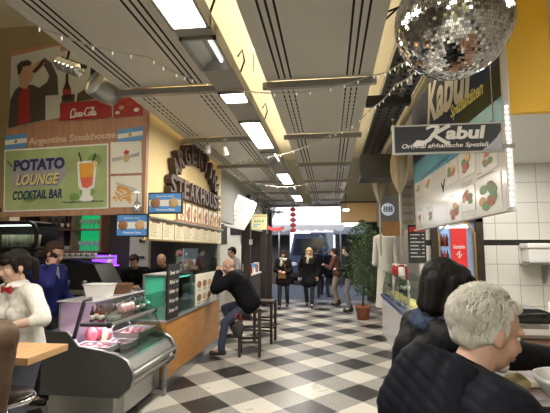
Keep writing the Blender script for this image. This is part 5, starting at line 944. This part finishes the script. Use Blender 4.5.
def person(label, loc, face, h=1.70, seat=None, lean=4, headyaw=0, headpitch=8, headtilt=0, L=None, Rr=None, fL=None, fR=None, hintL=None, hintR=None, skin='fair', hair='short', hairc=(.03, .02, .015),
           top=(.02, .02, .022), toprough=.7, topname='jacket', infl=.022, sleeve=1., coat=0., puffer=0., trous=(.03, .035, .05), shoe=(.015, .013, .012), voxel=.009, detail=True, curl=(35, 35), female=False, dirL=None, dirR=None, norm=None, group=None, extra=None, z0=0., headat=None, Lw=None, Rw=None, hs=1.):
    s = h/1.72; sk = skins[skin]; pz = (seat+.09) if seat else .93*s; la = R(lean)
    if headat is not None:      # stand or seat the figure so that its head comes to the given point
        dv = V((0, math.sin(la), math.cos(la))); h_ = R(lean*.6+headpitch*.35); q = V((0, 0, pz))+dv*.475*s+V((0, math.sin(h_), math.cos(h_)))*.155*s+V((0, .025*s, 0))
        pz += headat[2]-q.z; w_ = Matrix.Rotation(-R(face), 4, 'Z') @ q; loc = (headat[0]-w_.x, headat[1]-w_.y)
    if Lw: L = loc_of(Lw, loc, face)
    if Rw: Rr = loc_of(Rw, loc, face)
    t = thing('person', label, 'person', (loc[0], loc[1], z0), -R(face), group); d = V((0, math.sin(la), math.cos(la))); P0 = V((0, 0, pz)); fwd = V((0, math.cos(la), -math.sin(la)))
    sw = (.165 if female else .185)*s; waist = P0+d*.14*s; chest = P0+d*.33*s; nb = P0+d*.475*s; sh = P0+d*.435*s; X = V((1, 0, 0))
    hl = R(lean*.6+headpitch*.35); hc = nb+V((0, math.sin(hl), math.cos(hl)))*.155*s+V((0, .025*s, 0)); Hm = Matrix.Translation(hc) @ Matrix.Rotation(-R(headyaw), 4, 'Z') @ Matrix.Rotation(R(headtilt), 4, 'Y') @ Matrix.Rotation(-R(headpitch), 4, 'X') @ Matrix.Diagonal((s*.98*hs, s*.98*hs, s*.98*hs, 1))
    H = lambda x, y, z: Hm @ V((x, y, z))
    SL = sh-X*sw; SR = sh+X*sw
    tl = V(L) if L else V((-.24*s, .06, pz-.10)); tr = V(Rr) if Rr else V((.24*s, .06, pz-.10))
    eL, wL = ik(SL, tl, .29*s, .26*s, hintL or (-.5, -.6, -.5)); eR, wR = ik(SR, tr, .29*s, .26*s, hintR or (.5, -.6, -.5))
    hw = .09*s; HL = P0+V((-hw, 0, -.02)); HR = P0+V((hw, 0, -.02))
    aL = V(fL) if fL else (V((-.12, .30, .38)) if seat else V((-.10*s, 0, .08))); aR = V(fR) if fR else (V((.12, .30, .38)) if seat else V((.10*s, 0, .08)))
    kL, aL = ik(HL, aL, .43*s, .42*s, (-.15, 1, .35 if seat else .1)); kR, aR = ik(HR, aR, .43*s, .42*s, (.15, 1, .35 if seat else .1))
    # body: one continuous surface
    b = MB(); cw = .08*s
    def torso(b, m, g, fem=female):
        c = []
        def C(a, ra, bb, rb): b.cap(a, ra, bb, rb, m, 14); c.append((a, ra, bb, rb))
        for k in (-1, 1): C(P0+X*k*.075*s, .098*s+g, waist+X*k*.062*s, .092*s+g); C(waist+X*k*.062*s, .092*s+g, chest+X*k*.08*s, .105*s+g)
        C(chest+X*.08*s, .105*s+g, SR+V((-.02*s, 0, -.01)), .062*s+g); C(chest-X*.08*s, .105*s+g, SL+V((.02*s, 0, -.01)), .062*s+g); C(SL, .055*s+g, SR, .055*s+g)
        if fem:
            for k in (-1, 1): b.ell(P0+d*.29*s+X*k*.07*s+fwd*.085*s, .058*s+g*.6, m)
        return c
    torso(b, sk, -.004); b.cap(nb-d*.03, .060*s, hc-V((0, .012*s, .03*s)), .053*s, sk)
    for (S_, e, w) in ((SL, eL, wL), (SR, eR, wR)): b.cap(S_, .052*s, e, .040*s, sk); b.cap(e, .040*s, w, .026*s, sk)
    for (q, k, a) in ((HL, kL, aL), (HR, kR, aR)): b.cap(q, .082*s, k, .055*s, sk); b.cap(k, .055*s, a, .038*s, sk); b.cap(a, .038*s, a+V((0, .12*s, -.045)), .028*s, sk)
    nL = V(norm[0]) if norm else V((-.6, .2, .8)); nR = V(norm[1]) if norm else V((.6, .2, .8))
    hand(b, wL, dirL or (wL-eL), nL, 1, s*1.02, sk, curl[0]); hand(b, wR, dirR or (wR-eR), nR, -1, s*1.02, sk, curl[1])
    E_ = lambda c, r, sub=3: b.bm(*_ell(c, r, sub))
    def _ell(c, r, sub):
        bm = bmesh.new(); bmesh.ops.create_icosphere(bm, subdivisions=sub, radius=1); return bm, sk, False, Hm @ Matrix.Translation(V(c)) @ Matrix.Diagonal((*r, 1))
    E_((0, -.012, .033), (.076, .096, .086)); E_((0, .026, -.025), (.061, .066, .088)); E_((0, .052, -.088), (.033, .030, .026)); E_((0, .03, -.065), (.052, .05, .045))
    for k in (-1, 1): E_((k*.034, .055, -.032), (.028, .030, .03)); E_((k*.078, -.006, -.012), (.010, .020, .032)); E_((k*.030, .078, .022), (.028, .014, .012))
    b.cap(H(0, .083, .012), .009*s, H(0, .105, -.030), .0135*s, sk); b.cap(H(-.011, .093, -.034), .0095*s, H(.011, .093, -.034), .0095*s, sk); b.cap(H(-.018, .082, -.060), .0085*s, H(.018, .082, -.060), .0085*s, sk)
    bo = remesh(b, 'body', min(voxel, .0075) if detail else voxel, 3 if detail else 2, t)
    # clothing
    tm_ = M('cloth_'+'_'.join(f'{int(x*1000)}' for x in top)+f'_{int(toprough*10)}', top, toprough, var=.18, scale=18, spec=.06 if toprough > .55 else .2); b = MB(); caps = torso(b, tm_, infl)
    caps.append((nb-d*.05, .085*s+infl*.3, nb+d*.005, .066*s+infl*.3)); b.cap(*caps[-1], tm_)
    narm = set()
    for (S_, e, w) in ((SL, eL, wL), (SR, eR, wR)):
        narm.add(len(caps)); narm.add(len(caps)+1)
        c1 = (S_, .056*s+infl*.8, e, .046*s+infl*.7); b.cap(*c1, tm_); caps.append(c1)
        if sleeve > .5:
            we = e.lerp(w, min(.97, (sleeve-.5)*2)); c2 = (e, .046*s+infl*.7, we, .034*s+infl*.5); b.cap(*c2, tm_); caps.append(c2)
    if coat:
        for q, k in ((HL, kL), (HR, kR)):
            e = q.lerp(k, coat); b.cap(q, .10*s+infl, e, .105*s+infl, tm_); b.cap(e+V((0, 0, 0)), .10*s+infl, V((0, e.y, e.z)), .105*s+infl, tm_)
    elif not seat:
        b.cap(P0+X*.08*s, .10*s+infl, P0-X*.08*s, .10*s+infl, tm_)
    if puffer > .5:     # bunched hood behind the neck
        hd = [(nb+V((k*.075, -.085-.045*(1-abs(k)), .045-.02*abs(k))), .074, nb+V((k*.10, -.185+.06*abs(k), -.055)), .078) for k in (-1.2, -.6, 0, .6, 1.2)]
        hb = MB()
        for c in hd: hb.cap(*c, tm_)
        hb.cap(hd[0][0], .07, hd[0][0]+V((-.02, .09, -.03)), .045, tm_); hb.cap(hd[-1][0], .07, hd[-1][0]+V((.02, .09, -.03)), .045, tm_); remesh(hb, 'hood', .0065, 5, t, disp=lambda co, nr: .0034*(np.abs(np.sin(np.pi*(co[:, 1]*.8+co[:, 2]+.25*np.abs(co[:, 0]))/.040))**.45-.7))
    jk = remesh(b, topname, voxel if not puffer else min(voxel, .0065 if puffer > .5 else .009), 5, t, disp=quilt(caps, .047 if puffer > .5 else .07, .0028 if puffer > .5 else .005, P0, d, narm) if puffer else (wrinkle(.004, 22) if detail else None))
    trm = M('trouser_'+'_'.join(f'{int(x*1000)}' for x in trous), trous, .8, var=.2, scale=20); b = MB()
    b.cap(P0+X*.075*s-V((0, 0, .01)), .108*s, P0-X*.075*s-V((0, 0, .01)), .108*s, trm); b.cap(P0+X*.07*s, .104*s, waist+X*.055*s, .094*s, trm); b.cap(P0-X*.07*s, .104*s, waist-X*.055*s, .094*s, trm)
    for (q, k, a) in ((HL, kL, aL), (HR, kR, aR)): b.cap(q, .094*s, k, .066*s, trm); b.cap(k, .066*s, a+(k-a)*.05, .055*s, trm)
    remesh(b, 'trousers', max(voxel, .009), 4, t, disp=wrinkle(.006, 20) if detail else None)
    sm_ = M('shoe_'+'_'.join(f'{int(x*1000)}' for x in shoe), shoe, .4)
    for a in (aL, aR):
        b = MB(); b.cap(a+V((0, -.045, -.035)), .042*s, a+V((0, .15*s, -.047)), .034*s, sm_); b.cap(a+V((0, -.02, .05)), .047*s, a+V((0, -.01, -.02)), .048*s, sm_); b.ell(a+V((0, .09*s, -.045)), (.046*s, .09*s, .034), sm_); remesh(b, 'shoe', .010, 2, t)
    # face
    if detail:
        for k in (-1, 1):
            e = MB().ell(H(k*.031, .0735, .004), .0108*s, eyew, None, 2).ell(H(k*.0315, .0805, .003), .0055*s, eyed, None, 2); e.build('eye', t)
        MB().cap(H(-.017, .0885, -.0585), .0042*s, H(.017, .0885, -.0585), .0042*s, lipm, 8).cap(H(-.013, .0885, -.066), .0045*s, H(.013, .0885, -.066), .0045*s, lipm, 8).build('lips', t)
    # hair
    hm = M('hair_'+'_'.join(f'{int(x*1000)}' for x in hairc), hairc, .6, spec=.14, var=.3, scale=70, stretch=(1, 1, .2), bump=.35)
    if hair != 'bald':
        b = MB(); hr = lambda c, r: b.bm(*(lambda q: (q[0], hm, False, q[3]))(_ell(c, r, 3)))
        hr((0, -.030, .048), (.083, .094, .088)); hr((0, -.055, .0), (.074, .068, .075))
        for k in (-1, 1): hr((k*.052, -.025, .02), (.034, .06, .06)); b.cap(H(k*.018, .089, .0245), .0048, H(k*.046, .080, .0245), .0035, hm, 6)
        if hair == 'short': hr((0, .042, .088), (.055, .042, .028))
        if hair in ('bob', 'long', 'ponytail'):
            hr((0, .035, .082), (.062, .05, .036)); b.cap(H(-.045, .075, .055), .024, H(.045, .075, .055), .024, hm)
        if hair in ('bob', 'long'):
            low = -.095 if hair == 'bob' else -.19
            for k in (-1, 1): b.cap(H(k*.070, -.005, .03), .034, H(k*.078, -.012, low), .026, hm); b.cap(H(k*.05, -.065, .02), .045, H(k*.055, -.065, low), .034, hm); b.cap(H(k*.062, .045, .062), .024, H(k*.078, .02, -.03), .02, hm)
            b.cap(H(0, -.075, .02), .045, H(0, -.075, low), .036, hm)
        if hair == 'ponytail': b.cap(H(0, -.118, .035), .026, H(.0, -.150, .0), .036, hm); b.cap(H(0, -.150, .0), .036, H(.0, -.150, -.13), .020, hm); b.cap(H(-.07, .035, .05), .022, H(-.077, .025, -.03), .010, hm); b.cap(H(.07, .035, .05), .022, H(.077, .025, -.03), .010, hm)
        remesh(b, 'hair', .0055 if detail else .010, 2, t, disp=hairnoise(.006 if hair == 'short' else .0035, (60, 60, 14) if hair == 'short' else (90, 90, 12)))
    if extra: extra(t, H, dict(nb=nb, d=d, P0=P0, wL=wL, wR=wR, eL=eL, eR=eR, hc=hc, s=s, SL=SL, SR=SR, chest=chest, fwd=fwd, aL=aL, aR=aR))
    return t
def loc_of(p, root, face):   # world point -> local of a person
    v = Matrix.Rotation(R(face), 4, 'Z') @ (V(p)-V((root[0], root[1], 0))); return v
# ---- white haired man in the quilted jacket
def strands(t, H, n, m, seed, L=(.03, .05)):
    rnd = random.Random(seed); b = MB()
    for k in range(n):
        th = rnd.uniform(-PI, PI); ph = rnd.uniform(-.75, 1.5); c, s_ = math.cos(ph), math.sin(ph)
        x, y, z = c*math.sin(th), c*math.cos(th), s_
        if y > .2 and z < .70: continue
        if abs(x) > .78 and y > -.22 and z < .12: continue
        p = V((x*.086, -.026+y*.104, .04+z*.096 if z > 0 else .04+z*.095)); fl = V((x*.35-.1*y, -.42*(1 if z > .3 else .5), -.9 if z < .75 else -.1)); fl += V((rnd.gauss(0, .22), rnd.gauss(0, .22), rnd.gauss(0, .15))); nrm = V((x, y, z)); fl = (fl-nrm*fl.dot(nrm)).normalized(); l = rnd.uniform(*L); a = p-nrm*.004; q = p+fl*l*.5+nrm*.006; e = p+fl*l+nrm*rnd.uniform(-.001, .006); w = .0011
        b.tube([H(*a), H(*q), H(*e)], [w, w*.9, w*.3], m, 3)
    o = b.build('hair_strands', t, fix=False); o['kind'] = 'stuff'
def old_extra(t, H, j):
    strands(t, H, 5200, M('white_strand', (.66, .63, .57), .5, var=.25, scale=60), 3)
    b = MB(); b.cap(H(-.012, .059, -.091), .0205, H(.012, .059, -.091), .0205, M('white_stubble', (.52, .44, .38), .7, var=.4, scale=90)); remesh(b, 'stubble_beard', .006, 1, t, disp=hairnoise(.002, (120, 120, 120)))
om = person('white haired man in a black quilted jacket eating at the dining counter', (0, 0), 76, 1.74, .70, 26, headyaw=4, headpitch=16, headat=(.462, 1.33, 1.36), hs=.95, Lw=(.745, 1.365, 1.085), Rw=(.80, 1.16, 1.085), hintL=(-.7, -.2, -.6), hintR=(.7, -.3, -.6), skin='ruddy', hair='short', hairc=(.60, .57, .51), top=(.008, .009, .014), toprough=.6, topname='quilted_jacket', infl=.050, puffer=1, trous=(.03, .035, .05), voxel=.008, norm=((-.1, .1, 1), (.1, .1, 1)), curl=(22, 30), extra=old_extra)
# ---- dark haired diner
def glasses(t, H, col=black):
    b = MB()
    for k in (-1, 1): b.tube([H(k*.033+.024*math.cos(2*PI*i/16), .103-.004*abs(math.cos(2*PI*i/16)), .002+.017*math.sin(2*PI*i/16)) for i in range(16)], .0022, col, 5, True); b.tube([H(k*.057, .098, .006), H(k*.078, .04, .006), H(k*.083, -.015, -.002)], .0022, col, 5)
    b.tube([H(-.009, .104, .004), H(.009, .104, .004)], .0022, col, 5); b.build('glasses', t)
def scarf(t, j, col, nm, r=.045):
    m = M(nm, col, .85, var=.5, scale=30, bump=.5); b = MB(); n = 14; c = j['nb']-j['d']*.0+V((0, .01, .012))
    pts = [c+V((.078*math.cos(2*PI*k/n), .082*math.sin(2*PI*k/n)+.005, .012*math.sin(4*PI*k/n))) for k in range(n)]
    for a, q in zip(pts, pts[1:]+pts[:1]): b.cap(a, r*.8, q, r*.8, m, 8)
    b.cap(c+V((.03, .085, -.02)), r*.8, c+V((.05, .105, -.16)), r*.7, m, 8); remesh(b, 'scarf', .009, 2, t, disp=wrinkle(.008, 40))
def wom_extra(t, H, j): glasses(t, H); scarf(t, j, (.015, .03, .07), 'blue_scarf')
dw = person('dark haired person with glasses and a blue scarf eating beyond the white haired man', (0, 0), 80, 1.66, .72, 12, headyaw=6, headpitch=14, headat=(.475, 1.80, 1.445), hs=.95, Lw=(.86, 2.0, 1.14), Rw=(.93, 1.86, 1.16), hintL=(-.7, -.2, -.6), hintR=(.6, -.3, -.7), skin='warm', hair='bob', hairc=(.010, .008, .008), top=(.009, .009, .011), toprough=.6, topname='jacket', infl=.022, trous=(.02, .02, .025), voxel=.009, curl=(45, 45), extra=wom_extra)
# ---- waitress
def wait_extra(t, H, j):
    nb = j['nb']; b = MB(); c = nb+V((0, .092, -.012))
    for k in (-1, 1): b.prism([c+V((k*.006, .0, -.010)), c+V((k*.055, -.008, -.028)), c+V((k*.055, -.008, .026)), c+V((k*.006, .0, .010))], (0, .014, 0), red)
    b.box(c+V((-.010, -.002, -.012)), c+V((.010, .018, .012)), red, .003); b.build('bow_tie', t)
    cm = M('shirt_white', (.74, .72, .67), .7, var=.05); b = MB(); n = 16
    vs = []; fs = []
    for k in range(n+1): a = 2*PI*k/n*.94+PI/2+.19; vs += [nb+V((.070*math.cos(a), .012+.074*math.sin(a), .0)), nb+V((.062*math.cos(a), .012+.066*math.sin(a), .048)), nb+V((.092*math.cos(a), .012+.098*math.sin(a), .005))]
    for k in range(n): i = 3*k; fs += [(i, i+3, i+4, i+1), (i+1, i+4, i+5, i+2)]
    b.add(vs, fs, cm, True).build('collar', t, fix=False)
    w = j['wL']; e = j['eL']; dd = (w-e).normalized(); q = w-dd*.03; x = dd.orthogonal().normalized(); y = dd.cross(x)
    MB().tube([q+(x*math.cos(2*PI*k/16)+y*math.sin(2*PI*k/16))*.033 for k in range(16)], .007, black, 6, True).ell(q+V((0, 0, .034)), (.017, .017, .007), steel_dark).build('wrist_watch', t)
    MB().ell(H(-.081, .0, -.05), .007, gold).ell(H(.081, .0, -.05), .007, gold).build('earrings', t)
person('waitress in white shirt with red bow tie and dark ponytail at the bar table', (0, 0), 200, 1.63, None, 8, headyaw=4, headpitch=12, hs=1.05, headat=(-2.285, 2.76, 1.475), Lw=(-2.14, 2.50, 1.09), Rw=(-2.46, 2.50, 1.10), hintL=(-.9, -.3, -.3), hintR=(.8, -.3, -.3), skin='fair', hair='ponytail', hairc=(.012, .009, .008), top=(.74, .72, .67), toprough=.7, topname='shirt', infl=.016, sleeve=.62, trous=(.07, .075, .10), voxel=.008, female=True, curl=(40, 45), extra=wait_extra)
tag(MB().box((-2.46, 2.10, 1.0505), (-2.2, 2.28, 1.053), paper).build('order_pad'), 'white order pad lying on the light wooden bar table', 'paper')
tag(MB().lathe([(.028, 0), (.034, .01), (.036, .13), (.034, .13), (.031, .012), (.001, .012)], (-2.13, 2.23, 1.0505), glass_mat('drink_glass', (.8, .86, .88), .3), 20).build('drinking_glass'), 'clear drinking glass on the wooden bar table before the waitress', 'glass')
tag(MB().lathe([(.03, 0), (.032, .01), (.032, .12), (.012, .19), (.012, .23)], (-2.55, 2.2, 1.0505), M('blue_bottle', (.06, .30, .65), .2), 16).build('water_bottle'), 'light blue bottle on the wooden bar table beside the waitress', 'bottle')
# ---- barman on the phone
def phone(t, H, j):
    MB().box((-.006, -.035, -.07), (.006, .035, .07), blackp, .004).build('phone', t).matrix_local = Matrix.Translation(H(.082, .055, -.045)) @ Matrix.Rotation(R(-38), 4, 'X')
    MB().prism([j['nb']+V((-.055, .06, .012)), j['nb']+V((.055, .06, .012)), j['nb']+V((0.0, .125, -.12))], (0, .012, 0), M('shirt_pale_blue', (.25, .28, .42), .7)).build('shirt_collar', t)
person('man in a dark blue jacket talking on a phone behind the meat counter', (0, 0), 92, 1.74, None, 6, headyaw=0, headpitch=18, headat=(-3.0, 4.2, 1.56), Rr=(.13, .19, 1.42), hintR=(.75, .25, -.7), L=(-.2, .25, 1.0), skin='ruddy', hair='short', hairc=(.055, .032, .022), top=(.026, .03, .16), toprough=.6, topname='jacket', infl=.022, trous=(.02, .02, .03), voxel=.008, dirR=(-.25, -.25, .9), norm=((-.6, .2, .8), (.75, .6, .2)), curl=(35, 50), extra=phone)
# ---- customer on the square stool
rt4 = (-1.245, 6.40); fa = 268
person('bald man in black jacket and jeans hunched on a square stool by the counter', rt4, fa, 1.75, .70, 31, headpitch=18, L=(-.08, .47, 1.24), Rr=(.2, .46, 1.06), hintL=(-.5, .2, -.8), hintR=(.6, .1, -.7), fL=(-.10, .42, .09), fR=(.12, .22, .30), skin='ruddy', hair='bald', top=(.008, .008, .010), toprough=.75, topname='jacket', infl=.066, trous=(.045, .06, .11), shoe=(.03, .028, .03), voxel=.010, dirL=(.2, .15, .95), curl=(50, 30), extra=lambda t, H, j: None)
# ---- staff seen in the background
person('cook in a pale shirt with tan straps standing behind the next stall counter', (-2.22, 9.62), 235, 1.70, None, 6, headpitch=14, L=(-.2, .3, 1.08), Rr=(.2, .3, 1.08), skin='warm', hair='short', hairc=(.012, .010, .009), top=(.30, .28, .26), topname='shirt', infl=.018, trous=(.02, .02, .02), voxel=.011, detail=False)
person('worker in black bending over the steel prep table, under the hanging flag sign', (-3.43, 7.18), 170, 1.66, None, 36, headpitch=32, L=(-.13, .42, .98), Rr=(.13, .42, .98), skin='tan', hair='short', hairc=(.02, .014, .012), top=(.012, .012, .013), topname='shirt', infl=.02, trous=(.02, .02, .02), voxel=.011, detail=False)
person('worker in black with reddish face behind the chalkboard price list', (-2.86, 7.2), 185, 1.66, None, 32, headpitch=26, L=(-.13, .42, 1.0), Rr=(.13, .42, 1.0), skin='tan', hair='bald', top=(.012, .012, .013), topname='shirt', infl=.02, trous=(.02, .02, .02), voxel=.011, detail=False)
# ---- person cut by the left edge
person('person in brown leather jacket seated at the wooden bar table', (-1.625, 1.58), 335, 1.78, .67, 5, fL=(-.12, .22, .3), fR=(.04, .22, .3), headyaw=-20, headpitch=20, L=(-.18, .46, 1.09), Rr=(.13, .30, .84), hintL=(-.6, -.2, -.7), hintR=(.15, -.9, -.5), skin='fair', hair='short', hairc=(.06, .035, .02), top=(.095, .058, .036), toprough=.5, topname='leather_jacket', infl=.034, trous=(.03, .03, .04), voxel=.010)
# ---- walkers
def bagx(t, H, j):
    scarf(t, j, (.55, .52, .44), 'cream_scarf', .055); P0 = j['P0']; m = M('tan_leather', (.28, .15, .06), .5)
    MB().box(P0+V((-.10, .15, -.06)), P0+V((.12, .21, .14)), m, .02).build('handbag', t); MB().tube([P0+V((-.08, .17, .13)), j['chest']+V((-.06, .15, 0)), j['SR']+V((-.06, .05, .08)), j['chest']+V((.13, -.15, 0))], .012, m, 6).build('bag_strap', t)
person('walking woman in a dark coat with cream scarf and tan bag', (-1.30, 11.6), 183, 1.62, None, 2, headpitch=2, L=(-.10, .24, 1.0), Rr=(.10, .24, 1.02), fL=(-.09, -.14, .11), fR=(.08, .20, .08), skin='warm', hair='long', hairc=(.03, .016, .012), top=(.018, .016, .016), topname='coat', infl=.03, coat=.35, trous=(.02, .02, .025), voxel=.011, female=True, extra=bagx)
person('walking blonde woman in a long black coat with pale scarf', (-.59, 11.9), 180, 1.70, None, 2, headpitch=0, L=(-.24, .10, .86), Rr=(.24, .0, .86), fL=(-.07, .22, .08), fR=(.08, -.16, .11), skin='fair', hair='long', hairc=(.46, .34, .19), top=(.012, .012, .013), topname='coat', infl=.034, coat=.55, trous=(.02, .02, .025), voxel=.011, female=True, extra=lambda t, H, j: scarf(t, j, (.50, .42, .30), 'beige_scarf', .05))
person('person in a quilted brown patterned jacket and pale trousers before the ficus', (.20, 12.4), 285, 1.68, None, 6, headpitch=10, L=(-.12, .34, 1.15), Rr=(.2, .3, 1.1), skin='fair', hair='short', hairc=(.03, .02, .02), top=(.13, .06, .055), topname='jacket', infl=.03, puffer=.4, trous=(.30, .25, .20), voxel=.011, detail=False)
person('person in dark top and grey jeans standing partly behind the ficus', (.50, 11.2), 275, 1.72, None, 5, headpitch=10, L=(-.15, .3, 1.1), skin='fair', hair='short', hairc=(.02, .016, .014), top=(.02, .022, .022), topname='jacket', infl=.03, trous=(.20, .21, .22), voxel=.011, detail=False)
person('person in dark coat walking off towards the van', (-.50, 14.3), 5, 1.74, None, 2, skin='fair', hair='short', hairc=(.06, .05, .04), top=(.015, .016, .022), topname='coat', infl=.03, coat=.4, trous=(.02, .02, .03), voxel=.013, detail=False, z0=-.02)
person('person in a blue hooded jacket at the street end of the hall', (-.22, 15.3), 20, 1.76, None, 2, skin='fair', hair='short', hairc=(.10, .16, .26), top=(.035, .07, .15), topname='hooded_jacket', infl=.035, trous=(.03, .03, .04), voxel=.013, detail=False, z0=-.02)
person('grey haired person in black at the street end near the ficus', (.02, 14.6), 330, 1.70, None, 2, skin='fair', hair='short', hairc=(.30, .30, .30), top=(.014, .014, .016), topname='coat', infl=.03, coat=.3, trous=(.03, .03, .05), voxel=.013, detail=False, z0=-.02)

seat_stool(om.location.x, om.location.y, .66, 'bar stool under the white haired diner'); seat_stool(dw.location.x, dw.location.y, .66, 'bar stool under the dark haired diner'); seat_stool(-1.625, 1.58, .66, 'bar stool under the person in the brown jacket')
# ------------------------------------------------------------------ camera and output look
cam = bpy.data.cameras.new('camera'); cam.lens = 27.0; cam.sensor_width = 36; cam.sensor_fit = 'HORIZONTAL'; cam.clip_start = .05
co = bpy.data.objects.new('camera', cam); COL.objects.link(co); co.location = CAM
co.rotation_euler = Matrix((RT, UP, -FW)).transposed().to_euler()
SC.camera = co
vs = SC.view_settings; SC.display_settings.display_device = 'sRGB'; vs.view_transform = 'Standard'; vs.look = 'None'; vs.gamma = 1; vs.use_curve_mapping = False; vs.exposure = 0.3
SC.cycles.use_denoising = True; SC.cycles.max_bounces = 8; SC.cycles.transparent_max_bounces = 12; SC.cycles.caustics_reflective = False; SC.cycles.caustics_refractive = False; SC.cycles.sample_clamp_indirect = 4
